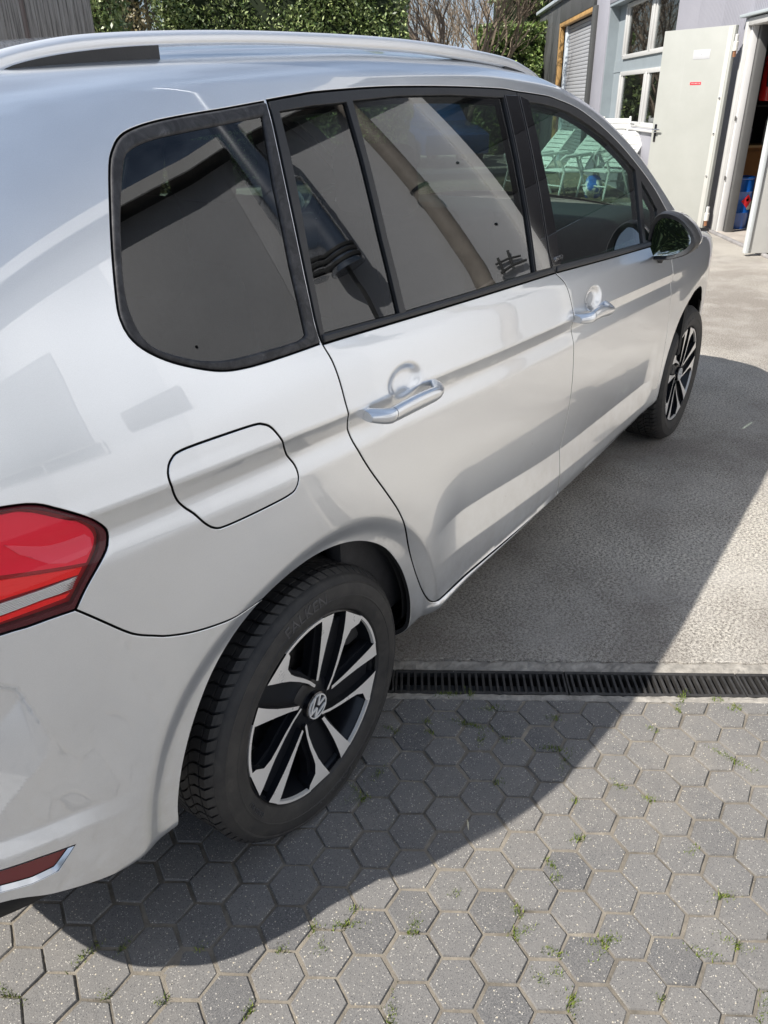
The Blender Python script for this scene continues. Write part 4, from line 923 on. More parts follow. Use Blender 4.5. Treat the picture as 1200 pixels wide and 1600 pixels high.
for i in range(-38,40):
    for j in range(-34,3):
        a=ox+i*1.5*RP; b=oy+(j+.5*(i%2))*math.sqrt(3)*RP
        b+=.0035*math.sin(i*.7+j*.31); a+=.003*math.sin(j*.9+i*.4)
        if b-.05*.95>B_PAV+.0: continue
        cells.append((a,b,inframe(gp(a,b))))
def cutm(me,a,b,name):
    """paver cut along the drain edge"""
    m2=me.copy(); bm=bmesh.new(); bm.from_mesh(m2); r=bmesh.ops.bisect_plane(bm,geom=bm.verts[:]+bm.edges[:]+bm.faces[:],plane_co=(0,B_PAV-.002-b,0),plane_no=(0,1,0),clear_outer=True)
    bm.to_mesh(m2); bm.free(); return m2
vis=sorted([c for c in cells if c[2]],key=lambda c:c[2]); indiv=set(id(c) for c in vis[:300]); V=[];F=[];T=[]
for n_,c in enumerate(cells):
    a,b,z=c; r=random.Random(n_*7+3); me=HEX[r.randrange(16)]; cut=b+.06>B_PAV-.002
    if cut and b-.045>B_PAV-.002: continue
    dz=r.uniform(-.0014,.0012); 
    if r.random()<.06: dz-=.001
    R_=Euler((r.uniform(-.016,.016),r.uniform(-.016,.016),r.uniform(-.03,.03))).to_matrix(); q=0 if cut else r.randrange(6)*math.pi/3
    Mx=Matrix.Translation(gp(a,b,dz))@Matrix.Rotation(AP,4,'Z')@R_.to_4x4()@Matrix.Rotation(q,4,'Z')
    if id(c) in indiv:
        m2=cutm(me,a,b,'paver') if cut else me
        if not m2.materials: m2.materials.append(PAVER)
        o=bpy.data.objects.new('paver',m2); COL.objects.link(o); o.parent=pav; o.matrix_local=Mx
    else:
        m2=cutm(me,a,b,'paver') if cut else me
        base=len(V); V+=[tuple(Mx@v.co) for v in m2.vertices]; F+=[tuple(base+i for i in p.vertices) for p in m2.polygons]; t=me.attributes['tone'].data[0].value; T+=[t]*len(m2.vertices)
me=mesh('paver_rest',V,F); at=me.attributes.new('tone','FLOAT','POINT'); at.data.foreach_set('value',T); link('paver_rest',me,PAVER,pav,'stuff')
# sand in the joints, gently uneven, rising where it has filled up
def sand():
    aa=np.arange(-3.2,4.2,.012); bb=np.concatenate([np.arange(-3.4,B_PAV-.001,.012),[B_PAV-.002]]); A,Bm=np.meshgrid(aa,bb); n1=np.sin(A*9+np.sin(Bm*7)*2)*np.sin(Bm*11+np.sin(A*5)*2)
    z=-.0042+.0010*n1+rng.normal(0,.0005,A.shape)
    V=np.column_stack([(GA[0]*A+GB[0]*Bm).ravel(),(GA[1]*A+GB[1]*Bm).ravel(),z.ravel()]); nx=len(aa);ny=len(bb)
    idx=np.arange(nx*ny).reshape(ny,nx); F=np.column_stack([idx[:-1,:-1].ravel(),idx[:-1,1:].ravel(),idx[1:,1:].ravel(),idx[1:,:-1].ravel()])
    me=bpy.data.meshes.new('joint_sand'); me.from_pydata(V.tolist(),[],F.tolist()); link('joint_sand',me,SAND,None,'structure')
sand()
# drain: concrete edge strips, iron grates, dark channel
def gbox(name,a0,a1,b0,b1,z0,z1,m,parent=None,bevel=0,kind=None):
    me=boxm((a1-a0,b1-b0,z1-z0),bevel,1,name); o=link(name,me,m,parent,kind); o.location=gp((a0+a1)/2,(b0+b1)/2,(z0+z1)/2); o.rotation_euler=(0,0,AP); return o
def edge_strip(b0,b1,zt,seed):
    aa=np.arange(-3.2,4.2,.012); r=np.random.default_rng(seed); V=[];F=[]; bs_=np.linspace(b0,b1,5)
    w=np.convolve(r.normal(0,1,len(aa)+10),np.ones(5)/5,'same')[:len(aa)]
    for i,a in enumerate(aa):
        V.append(gp(a,b0+.001*w[i],-.04))
        for k,b in enumerate(bs_): V.append(gp(a,b+(.0012*w[i] if k in(0,4) else 0),zt+(r.normal(0,.0010) if 0<k<4 else -.002+r.normal(0,.001))-.0035*max(0,math.sin(a*2.3+seed))**6))
        V.append(gp(a,b1+.001*w[i],-.04))
    m_=7
    for i in range(len(aa)-1):
        for k in range(m_-1): F.append((i*m_+k,(i+1)*m_+k,(i+1)*m_+k+1,i*m_+k+1))
    me=mesh('drain_edge',V,F); link('drain_edge',me,KERB,None,'structure')
edge_strip(B_PAV,B_G0-.003,-.001,1); edge_strip(B_G1+.003,B_SLAB+.002,-.006,2)
gbox('drain_channel',-3.2,4.2,B_G0,B_G1,-.25,-.10,DARKIN,None,0,'structure')
for b in (B_G0+.001,B_G1-.001): gbox('drain_channel_side',-3.2,4.2,b-.002,b+.002,-.2,-.03,DARKIN,None,0,'structure')
def grate(a0,label):
    t=tag(bpy.data.objects.new('drain_grate',None),label,'drain grate','iron drain grates in a row'); COL.objects.link(t); t.location=gp(a0+.25,(B_G0+B_G1)/2,-.004); t.rotation_euler=(0,0,AP)
    def part(name,a,b,s,z=-.009,bev=.001):
        key=(name,s); me=GM.get(key)
        if me is None: me=GM[key]=boxm(s,bev,1,name); me.materials.append(IRON)
        o=bpy.data.objects.new(name,me); COL.objects.link(o); o.parent=t; o.location=(a,b,z); return o
    w=B_G1-B_G0
    for s in (-1,1): part('rim',0,s*(w/2-.0060),(.497,.011,.020))
    for s in (-1,1): part('end_bar',s*.2455,0,(.006,w-.022,.020))
    for k in range(24): part('bar',-.2300+k*.020,0,(.0075,w-.021,.018),-.0105)
    return t
GM={}
for a0,lb in ((-.11,'iron drain grate under the minivan, hidden from view by its rear wheel'),(.39,'iron drain grate just behind the rear tyre, mostly hidden by it'),(.89,'iron drain grate right beside the rear tyre, wholly in shadow'),(1.39,'iron drain grate crossed by the edge of the car shadow'),(1.89,'iron drain grate lying in full sun at the right edge'),(2.39,'iron drain grate in sun, last of the row beyond the shadow')): grate(a0,lb)
# moss and weeds in the joints
def moss():
    V=[];F=[];T=[]; r=random.Random(5); spots=[]
    for px in [(762,1108),(668,1127),(670,1143),(728,1131),(752,1155),(790,1155),(863,1122),(870,1170),(882,1192),(776,1222),(1059,1110),(1020,1140),(968,1228),(1013,1248),(905,1310),(898,1250),(645,1450),(808,1465),(860,1350),(870,1372),(810,1425),(815,1455),(865,1488),(650,1448),(712,1395),(940,1470),(870,1520),(950,1475),(845,1530),(895,1570),(612,1590),(440,1482),(389,1577),(253,1565),(163,1556),(135,1490),(190,1482),(30,1392),(8,1552),(1100,1490),(1148,1475),(1030,1560),(1190,1590),(552,1420),(490,1448),(312,1480),(540,1445),(558,1250),(556,1235),(610,1140),(590,1210),(503,1480),(1140,1185),(1150,1105),(1065,1093),(1120,1092),(700,1085),(735,1085),(1130,1400),(1080,1330)]:
        d=_f+_r*(px[0]-600)/FPX-_u_*(px[1]-800)/FPX; t=-CAM[2]/d[2]; spots.append((CAM+t*d,r.uniform(.6,1.2)))
    for p,s in spots:
        ang=r.uniform(0,math.pi); 
        s*=r.choice([.5,.8,1,1.3,1.7])
        for k in range(int(80*s)):
            u,v=r.gauss(0,.016*s),r.gauss(0,.0055); x=p[0]+u*math.cos(ang)-v*math.sin(ang); y=p[1]+u*math.sin(ang)+v*math.cos(ang); h=r.uniform(.003,.011)*(1.2 if r.random()<.2 else .8); a=r.uniform(0,6.28); w_=r.uniform(.0008,.0018); lx,ly=r.uniform(-.006,.006),r.uniform(-.006,.006)
            b=len(V); V+=[(x-w_*math.cos(a),y-w_*math.sin(a),-.004),(x+w_*math.cos(a),y+w_*math.sin(a),-.004),(x+lx,y+ly,-.001+h)]; F.append((b,b+1,b+2)); T+=[r.random()]*3
    me=mesh('moss',V,F); at=me.attributes.new('tone','FLOAT','POINT'); at.data.foreach_set('value',T); link('moss',me,make_leaf('moss_leaf',(.06,.10,.012),(.15,.21,.03),(.27,.30,.07)),None,'stuff')
moss()
# grit and small pale debris scattered on the pavers
def grit():
    V=[];F=[];r=random.Random(9)
    for k in range(420):
        a=r.uniform(-.6,2.2);b=r.uniform(-1.6,2.2); p=gp(a,b,.0012); s=r.uniform(.0008,.0026); o=len(V)
        for dx,dy,dz in ((1,0,0),(-.5,.8,0),(-.5,-.8,0),(0,0,1)): V.append((p[0]+dx*s*r.uniform(.6,1.3),p[1]+dy*s*r.uniform(.6,1.3),p[2]-.0012+dz*s*1.1))
        F+=[(o,o+1,o+3),(o+1,o+2,o+3),(o+2,o,o+3)]
    link('grit',mesh('grit',V,F),varied('grit_stone',(.5,.46,.40),.9,.3,200,0),None,'stuff')
grit()
def leafbit(name,px,L,w_,colr,label,ang):
    d=_f+_r*(px[0]-600)/FPX-_u_*(px[1]-800)/FPX; t=-CAM[2]/d[2]; p=CAM+t*d
    V=[];n=8
    for i in range(n+1):
        s=i/n; ww=w_*math.sin(math.pi*min(max(s,.04),.96)); V+=[(s*L-L/2,-ww,.004+.003*math.sin(s*3)),(s*L-L/2,ww,.0045+.003*math.sin(s*3))]
    F=[(2*i,2*i+2,2*i+3,2*i+1) for i in range(n)]; o=link(name,mesh(name,V,F,True),mat(name+'_m',colr,.7)); o.location=(p[0],p[1],.0005); o.rotation_euler=(0,0,ang); tag(o,label,'litter')
leafbit('dry_stem',(731,1291),.030,.0022,(.55,.50,.36),'pale dry stem lying on a shadowed paver by the shadow edge',.6)
# ================================================================ workshop
LW=3.70
ws_=At('workshop','lavender and grey panelled workshop with a double window and open steel door','workshop',9,LW)
def wallpanels(d0,d1,z0,z1,m,step=1.15,l=LW,name='wall_panel'):
    n=max(1,round((d1-d0)/step)); w_=(d1-d0)/n
    for k in range(n): ws_.box(name,(d0+k*w_+.002,l,z0),(d0+(k+1)*w_-.002,l+.10,z1),m,.002)
wallpanels(-8,4.5,0,3.62,GREYPANEL,1.9)
wallpanels(7.7,8.0,0,3.62,WALLP); wallpanels(4.5,7.7,3.15,3.62,DARKGREY,3.3)
wallpanels(8.0,10.2,2.20,3.70,WALLP,1.2); wallpanels(10.2,13.1,0,3.70,WALLP,1.0)
# vertical micro ribs on the lavender wall between door and window, and right of the window
def ribs():
    V=[];F=[]
    for d in np.arange(8.02,13.08,.05):
        z0=2.22 if d<10.22 else .02
        b=len(V)
        for dd in (-.010,-.006,.006,.010):
            for z in (z0,3.83): V.append(ws_.p(d+dd,LW-(.004 if abs(dd)<.008 else 0),z))
        for k in range(3): F.append((b+2*k,b+2*k+2,b+2*k+3,b+2*k+1))
    link('wall_rib',mesh('wall_rib',V,F),WALLP,ws_.o,'stuff')
ribs()
wallpanels(13.1,17.75,0,1.02,WALLP,1.2); wallpanels(13.1,17.75,3.05,3.70,WALLP,1.2); wallpanels(17.75,19.0,0,3.70,WALLP,1.3)
# window recess
ws_.box('window_reveal',(17.70,LW+.02,1.02),(17.75,LW+.34,3.05),REVEAL); ws_.box('window_reveal',(13.1,LW+.02,1.02),(13.15,LW+.34,3.05),REVEAL); ws_.box('window_spandrel',(13.15,LW+.20,1.90),(17.70,LW+.30,2.10),REVEAL)
ws_.box('window_reveal',(17.02,LW+.21,1.02),(17.70,LW+.30,1.90),REVEAL); ws_.box('window_reveal',(17.02,LW+.21,2.10),(17.70,LW+.30,3.05),REVEAL)
ws_.box('window_sill',(13.12,LW-.05,.985),(17.73,LW+.20,1.018),FRAMEW,.004); ws_.box('window_head',(13.1,LW+.01,3.0),(17.75,LW+.3,3.05),REVEAL)
def window(z0,z1):
    l=LW+.17
    w_=ws_.box('window',(13.2,l,z0),(17.0,l+.07,z0+.07),FRAMEW,.004)
    def sub(name,a,b,m,bevel=.003): o=ws_.box(name,a,b,m,bevel,parent=ws_.o); o.parent=w_; o.location=Vector(o.location)-Vector(w_.location); return o
    sub('window_frame',(13.2,l,z1-.07),(17.0,l+.07,z1),FRAMEW); 
    for d in (13.2,15.05,16.92): sub('window_frame',(d,l-.005,z0+.05),(d+.10,l+.065,z1-.05),FRAMEW)
    for d0,d1 in ((13.30,15.05),(15.15,16.92)):
        sub('pane',(d0,l+.03,z0+.07),(d1,l+.04,z1-.07),G_WIN,0)
        for d in (d0+.06,d1-.11): sub('sash_stile',(d,l+.005,z0+.07),(d+.05,l+.05,z1-.07),FRAMEW)
window(1.022,1.90); window(2.10,2.98)
# rooms behind
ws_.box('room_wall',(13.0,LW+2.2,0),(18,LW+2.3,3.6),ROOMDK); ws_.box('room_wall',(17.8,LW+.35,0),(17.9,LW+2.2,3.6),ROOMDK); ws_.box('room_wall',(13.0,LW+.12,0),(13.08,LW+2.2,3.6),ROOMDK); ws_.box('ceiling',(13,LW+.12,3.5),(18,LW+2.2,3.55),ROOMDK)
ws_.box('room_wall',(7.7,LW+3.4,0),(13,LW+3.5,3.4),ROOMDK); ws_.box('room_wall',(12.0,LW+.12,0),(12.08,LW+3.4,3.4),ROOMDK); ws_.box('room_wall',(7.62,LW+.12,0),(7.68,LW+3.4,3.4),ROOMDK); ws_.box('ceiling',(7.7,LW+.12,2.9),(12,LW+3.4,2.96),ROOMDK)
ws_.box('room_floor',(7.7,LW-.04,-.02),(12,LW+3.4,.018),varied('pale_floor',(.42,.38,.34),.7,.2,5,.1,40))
ws_.box('roof',(-8.2,LW-.19,3.705),(19.1,LW+6,3.74),DARKGREY)
ws_.box('fascia',(-8.3,LW-.22,3.64),(19.0,LW-.195,3.76),FASCIA); ws_.box('soffit',(-8.3,LW-.195,3.68),(19.0,LW-.005,3.70),varied('brown_soffit',(.10,.09,.08),.8,.2,4,0))
# small window and vent on the near wall
def nearwin():
    w_=ws_.box('window',(-2.6,LW-.03,1.05),(.0,LW-.005,1.09),FRAMEW)
    def sub(nm,a,b,m): o=ws_.box(nm,a,b,m,0); o.parent=w_; o.location=Vector(o.location)-Vector(w_.location)
    sub('window_frame',(-2.6,LW-.03,1.66),(.0,LW-.005,1.70),FRAMEW)
    for d in (-2.6,-1.75,-.9,-.03): sub('window_frame',(d,LW-.03,1.09),(d+.035,LW-.005,1.66),FRAMEW)
    for d in (-2.57,-1.72,-.87): sub('pane',(d+.005,LW-.018,1.09),(d+.82,LW-.012,1.66),varied('grey_pane',(.20,.21,.22),.1,.1,3,0) if d==-2.57 else bpy.data.materials['grey_pane'])  # panes are plain opaque grey
nearwin(); ws_.box('vent_panel',(.35,LW-.04,1.62),(1.05,LW-.004,2.02),DARKGREY,.004); ws_.box('dark_panel',(-2.6,LW-.02,1.72),(-.1,LW-.004,2.9),varied('grey_boarding',(.30,.31,.32),.7,.1,3,0),.004)
# dark sectional door
for k in range(6): ws_.box('sectional_door_panel',(4.54,LW+.06,.02+k*.52),(7.66,LW+.10,.02+k*.52+.515),mat('near_black_panel',(.018,.018,.021),.5) if k==0 else bpy.data.materials['near_black_panel'],.008)
ws_.box('corner_trim',(4.43,LW-.03,0),(4.52,LW+.03,3.62),FASCIA,.004)
for k,(d,z) in enumerate([(4.36,2.6),(4.3,1.9),(4.0,1.35),(3.5,2.5),(2.3,1.7),(1.4,2.2),(.9,1.4)]):
    o=link('wall_bolt',lathem([(0,0),(.012,.001),(.015,.008)],10,'Y','wall_bolt'),GLOSS_BLACK,ws_.o); o.location=ws_.p(d,LW-.008,z); o.rotation_euler=(0,0,math.pi)
# door frame and threshold
fr=ws_.box('door_frame',(10.16,LW-.05,0),(10.24,LW+.02,2.22),FRAMEW,.006)
ws_.box('door_frame',(10.11,LW-.01,0),(10.155,LW+.06,2.16),varied('frame_grey_white',(.66,.66,.66),.5,.05,5,0),.004); ws_.box('door_frame',(8.0,LW-.05,2.16),(10.16,LW+.12,2.23),FRAMEW,.006); ws_.box('door_canopy',(7.9,LW-.09,2.245),(10.36,LW-.002,2.275),varied('blue_grey_metal',(.45,.50,.52),.5,.05,3,0),.004)
ws_.box('inner_jamb',(10.03,LW+.06,0),(10.10,LW+.15,2.16),varied('jamb_grey',(.10,.10,.10),.6,.1,4,0),.003)
ws_.box('threshold',(8.0,LW-.09,.0),(10.16,LW-.045,.03),varied('worn_threshold',(.28,.27,.27),.8,.3,9,.4,60),.006)
for z in (1.25,.62): 
    o=link('latch_plate',boxm((.03,.008,.05),.002,1,'latch_plate'),STEEL,ws_.o); o.location=ws_.p(10.115,LW-.025,z)
# open leaf, hinged at the far jamb
def leaf(hd,hl,ed,el,zt,thk,name,label,hinges=True):
    a=np.array([hd,hl]); b=np.array([ed,el]); L=float(np.hypot(*(b-a))); ang=math.atan2(-(b-a)[1],(b-a)[0])
    A=bpy.data.objects.new(name,None); COL.objects.link(A); A.parent=ws_.o; A.location=ws_.p(hd,hl,0); A.rotation_euler=(0,0,ang); return A,L
dx,dl=11.03-10.22,3.01-3.56; Lf=math.hypot(dx,dl); ang=math.atan2(-dl,dx)
lf=box('steel_door',ws_.p((10.22+11.03)/2,(3.56+3.01)/2,1.11),(Lf,.055,2.13),LEAFDOOR,ws_.o,.005,(0,0,ang))
# the visible face of the leaf looks back towards the car: local +y or -y decided by the angle
def onleaf(name,x,z,s,m,bev=.002,y=.0,side=1): o=box(name,(x,side*(.0275+s[1]/2+y),z),s,m,lf,bev); return o
SD=1 if (np.dot(np.array([-math.sin(ang),math.cos(ang)]),np.array([-10.6,3.3]))>0) else -1
onleaf('edge_fold',-Lf/2+.055,0,(.055,.004,2.11),varied('door_edge_grey',(.52,.52,.49),.5,.05,5,0),.001,0,SD)
onleaf('door_plate',-Lf/2+.40,.80,(.23,.002,.095),varied('pale_grey_plate',(.52,.53,.55),.5,.04,5,0),.0005,0,SD); onleaf('rivet',-Lf/2+.40,.80,(.006,.003,.006),STEEL,.001,.001,SD)
st=onleaf('red_sticker',-Lf/2+.425,.505,(.155,.0015,.030),mat('sticker_red',(.70,.03,.05),.5),.0003,0,SD)
for k,w_ in enumerate([.018,.010,.014,.02,.009,.016,.012]): onleaf('sticker_print',-Lf/2+.365+k*.019,.505,(w_*.7,.0008,.007),FRAMEW,0,.0016,SD)
onleaf('handle_plate',Lf/2-.055,-.03,(.034,.008,.20),GLOSS_BLACK,.004,0,SD); hd_=onleaf('door_handle',Lf/2-.095,.01,(.115,.016,.018),CHROME,.006,.035,SD); onleaf('handle_neck',Lf/2-.055,.01,(.018,.04,.018),GLOSS_BLACK,.004,.004,SD); onleaf('key_ring',Lf/2-.075,-.02,(.05,.012,.012),CHROME,.004,.03,SD)
for z in (.35,-.02,-.48): onleaf('door_bolt',-Lf/2+.055,z,(.022,.012,.022),CHROME,.005,.004,SD)
for z in (.86,-.93):
    for k,(dz,m_,r_) in enumerate(((.07,FRAMEW,.020),(0,varied('hinge_white',(.68,.66,.62),.5,.1,30,0),.028),(-.06,varied('hinge_copper',(.45,.22,.12),.4,.2,40,0,metal=.6),.018))):
        me=lathem([(0,-.045),(r_,-.045),(r_,.04),(r_*.8,.045),(0,.045)],16,'Z','hinge'); o=link('hinge',me,m_,lf); o.location=(-Lf/2-.035,SD*.025,z+dz)
# near leaf, seen edge on
l2=ws_.box('steel_door',(8.52,3.47,.03),(8.575,4.55,2.15),varied('near_leaf_shade_grey',(.50,.50,.48),.5,.06,3,0),.004); ws_.box('door_lit_edge',(8.500,3.430,.03),(8.575,3.466,2.15),varied('lit_edge_pale_blue',(.66,.70,.71),.45,.04,4,0),.003)  # near leaf: sunlit edge painted paler, shaded face painted greyer
# casement stay near the window sill
ws_.box('casement_stay',(14.60,LW-.06,1.07),(14.85,LW-.045,1.085),DARKGREY,.004)
# ducts on the near wall (they mirror in the tinted glass)
dc=At('exhaust_duct','large shiny metal exhaust duct on the near workshop wall','duct',2.95,LW-.20)
link('duct_pipe',lathem([(.0,2.10),(.15,2.10),(.15,2.13),(.125,2.14),(.125,3.0),(.130,3.0),(.130,3.03),(.125,3.03),(.125,5.2),(0,5.2)],40,'Z','duct_pipe'),ZINC,dc.o)
for z in (2.16,2.22,2.27): link('duct_collar',lathem([(.138,z),(.148,z+.006),(.148,z+.03),(.138,z+.036)],40,'Z','duct_collar'),DARKGREY,dc.o)
box('duct_bracket',(0,-.16,3.05),(.10,.22,.03),ZINC,dc.o,.003); box('duct_hook',(.0,-.02,1.85),(.03,.03,.5),DARKGREY,dc.o,.004)
dp=At('drainpipe','tan drainpipe with a black clamp running down the near workshop wall','pipe',3.88,LW-.12)
link('pipe_run',lathem([(.070,.02),(.070,1.35),(.077,1.36),(.077,1.42),(.070,1.43),(.070,3.69)],28,'Z','pipe_run'),TANPIPE,dp.o); link('pipe_clamp',lathem([(.072,2.48),(.081,2.485),(.081,2.51),(.072,2.515)],28,'Z','pipe_clamp'),GLOSS_BLACK,dp.o); box('clamp_foot',(0,-.09,2.50),(.03,.08,.03),GLOSS_BLACK,dp.o,.003)
hk=At('wall_bracket','dark bent metal bracket fixed low on the near workshop wall','bracket',4.22,LW-.03)
for a_,b_ in (((-.13,.0,1.53),(.09,.0,1.50)),((-.10,.0,1.46),(-.09,.0,1.58)),((-.01,.0,1.46),(.02,.0,1.61)),((-.12,.0,1.45),(.12,.0,1.44))): link('bracket_bar',tubem([a_,((a_[0]+b_[0])/2,-.0,(a_[2]+b_[2])/2+.012),b_],.011,8,'bracket_bar'),DARKGREY,hk.o)
# ---- things inside the doorway
ex=At('fire_extinguisher','red fire extinguisher hanging inside the open doorway','extinguisher',10.42,4.10,z=1.42)
link('cylinder',lathem([(0,0),(.075,.004),(.088,.03),(.088,.44),(.075,.49),(.035,.53),(.03,.56),(0,.56)],28,'Z','cylinder'),RED_EX,ex.o); box('valve_handle',(.0,.03,.60),(.04,.14,.03),GLOSS_BLACK,ex.o,.006); link('hose',tubem([(0,.02,.57),(-.06,.08,.55),(-.10,.08,.40),(-.09,.05,.15)],.011,8,'hose'),GLOSS_BLACK,ex.o); box('label',(-.080,.02,.24),(.02,.07,.13),FRAMEW,ex.o,.004)
cb=At('cabinet','brown wooden cabinet behind the blue drum in the doorway','cabinet',11.35,4.6); box('carcass',(0,0,.46),(.5,1.2,.86),WOOD2,cb.o,.004); box('top',(0,0,.905),(.54,1.24,.03),varied('pale_wood_top',(.45,.30,.15),.5,.1,8,0),cb.o,.004)
for k in (-1,1): box('cabinet_door',(-.256,k*.29,.46),(.012,.56,.78),WOOD2,cb.o,.003)
dr=At('drum','blue steel drum with red flammable diamond standing inside the doorway','drum',10.42,3.985)
dm=link('drum_body',lathem([(0,.012),(.155,.012),(.160,.02),(.160,.20),(.1645,.208),(.160,.216),(.160,.44),(.1645,.448),(.160,.456),(.160,.55),(.157,.585),(.163,.595),(.163,.610),(.155,.612),(.153,.600),(0,.600)],48,'Z','drum_body'),BLUE,dr.o)
def decal(name,pts,m,r,z0,a0,lift=.002):
    P2=resample(pts,.02); 
    if area(P2)<0:P2=P2[::-1]
    V,F=cdt(P2,[],.02); vv=[((r+lift)*math.cos(a0+x/r),(r+lift)*math.sin(a0+x/r),z0+y) for x,y in V]; return link(name,mesh(name,vv,[tuple(f) for f in F],True),m,dr.o)
aD=math.pi+.42
decal('hazard_diamond',[(0,.078),(.078,0),(0,-.078),(-.078,0)],mat('label_red',(.75,.02,.03),.5),.160,.34,aD); decal('hazard_label_white',[(.0,-.080),(.085,.005),(.12,.005),(.12,-.10),(.02,-.10)],FRAMEW,.160,.34,aD,.0015)
decal('flame_symbol',[(-.016,.0),(-.022,.022),(-.008,.03),(0,.052),(.012,.034),(.022,.018),(.014,.0)],GLOSS_BLACK,.160,.34,aD,.003)
cn=At('canister','white bottle with dark print standing on the cabinet','bottle',11.18,4.50,z=.922); link('bottle_body',lathem([(0,0),(.048,0),(.05,.01),(.05,.27),(.035,.31),(.018,.33),(.018,.36),(0,.36)],24,'Z','bottle_body'),FRAMEW,cn.o)
for k,z in enumerate((.245,.22,.17,.12,.09)): box('print_mark',(-.049,0.012*(k%2),z),(.004,.028+.01*(k%3),.008 if k else .018),DARKGREY,cn.o)
cn2=At('spray_can','grey lilac spray can on the cabinet beside the white bottle','spray can',11.22,4.28,z=.922); link('can_body',lathem([(0,0),(.033,0),(.033,.17),(.025,.19),(.012,.20),(.012,.225),(0,.225)],20,'Z','can_body'),varied('lilac_can',(.32,.31,.42),.3,.1,5,0),cn2.o)
sh=At('wall_shelf','dark shelf with pale bowl inside the doorway','shelf',11.5,4.9,z=1.36); box('shelf_board',(0,0,0),(.35,1.1,.025),DARKGREY,sh.o,.003); link('bowl',lathem([(0,.015),(.06,.015),(.11,.05),(.115,.05),(.065,.012),(0,.012)],24,'Z','bowl'),FRAMEW,sh.o)
# ================================================================ dark grey shed with roller shutter
sd=At('shed','dark grey clad shed with a grey roller shutter framed in orange wood','shed',23,LW)
n=6
for k in range(7): sd.box('wall_panel',(19.0+0+k*0,LW-.02,0),(19.05,LW,0.01),DARKGREY) if False else None
for d0,d1,z0,z1 in ((23.3,24.5,0,3.62),(24.5,25.7,0,3.62),(25.7,27.0,0,3.62),(19.0,20.4,3.14,3.62),(20.4,21.8,3.14,3.62),(21.8,23.3,3.14,3.62)): sd.box('wall_panel',(d0+.003,LW-.06,z0),(d1-.003,LW,z1),DARKGREY,.002)
sd.box('corner_post',(18.78,LW-.075,0),(19.02,LW-.003,3.13),DARKGREY,.004)
sd.box('end_wall',(26.95,LW,0),(27.0,LW+4,3.6),DARKGREY)
sd.box('eave_trim',(18.9,LW-.16,3.62),(27.15,LW+.02,3.70),varied('eave_blue_grey',(.42,.47,.50),.5,.05,3,0),.01); sd.box('roof',(18.9,LW+.02,3.64),(27.15,LW+4,3.72),DARKGREY)
wf=sd.box('wood_post',(23.12,LW-.05,0),(23.30,LW+.06,3.05),WOOD,.004); sd.box('wood_lintel',(19.02,LW-.05,3.05),(23.30,LW+.06,3.14),WOOD,.004); sd.box('wood_block',(22.98,LW+.02,0),(23.12,LW+.10,1.7),varied('red_brown_wood',(.25,.13,.09),.7,.2,8,.1,40),.004)
sd.box('shutter_rail',(22.72,LW+.06,0),(22.98,LW+.14,3.05),varied('blue_white_rail',(.56,.62,.68),.45,.05,3,0),.006)
me=None
for k in range(40):
    if me is None:
        me=boxm((22.72-19.05,.030,.070),.013,2,'shutter_slat'); me.materials.append(SHUT)
    o=bpy.data.objects.new('shutter_slat',me); COL.objects.link(o); o.parent=sd.o; o.location=sd.p((22.72+19.05)/2,LW+.12,.04+k*.076)
sd.box('shutter_backing',(19.02,LW+.15,0),(23.3,LW+.2,3.1),ROOMDK)
# ================================================================ white garden chairs
def chair(d,l,rz,label,tilt=.35):
    c=At('garden_chair',label,'garden chair',d,l,'white plastic garden chairs by the wall',rz)
    o=c.o
    w_=.54
    for k in range(6): # seat slats
        box('seat_slat',(-.22+k*.085,0,.43-.012*abs(2.5-k)*.4),(.078,.46,.022),WHITEP,o,.009)
    for k in range(8):
        s=k*.090+.06; box('back_slat',(.26+s*math.sin(tilt),0,.44+s*math.cos(tilt)),(.020,.46-.02*max(0,k-5),.080),WHITEP,o,.008,(0,tilt,0))
    for s in (-1,1):
        link('side_rail',tubem([(.24,s*.235,.40),(.26+.42*math.sin(tilt),s*.24,.44+.42*math.cos(tilt)),(.26+.76*math.sin(tilt),s*.22,.44+.76*math.cos(tilt))],.018,8,'side_rail'),WHITEP,o)
        link('armrest',tubem([(-.30,s*.29,.60),(-.22,s*.30,.645),(.10,s*.30,.66),(.34,s*.28,.68)],[.022,.028,.026,.02],10,'armrest'),WHITEP,o)
        link('leg',tubem([(-.30,s*.28,.60),(-.20,s*.27,.42),(-.30,s*.28,.0)],[.018,.022,.017],8,'leg'),WHITEP,o)
        link('leg',tubem([(.02,s*.30,.64),(.16,s*.27,.40),(.36,s*.28,.0)],[.018,.022,.017],8,'leg'),WHITEP,o)
        link('seat_rail',tubem([(-.26,s*.235,.42),(.24,s*.235,.40)],.018,8,'seat_rail'),WHITEP,o)
    link('cross_bar',tubem([(-.25,-.27,.2),(-.25,.27,.2)],.012,8,'cross_bar'),WHITEP,o)
    return c
chair(14.2,2.45,-1.0,'white reclining garden chair seen whole through the front door window',.80)
chair(14.9,1.95,-1.15,'white garden chair behind, left of the others through the window',.75)
chair(14.0,3.10,-.9,'white garden chair beside the blue and white bag',.75)
chair(14.9,3.42,-.25,'white garden chair nearest the workshop wall, its back above the windscreen pillar',.22)
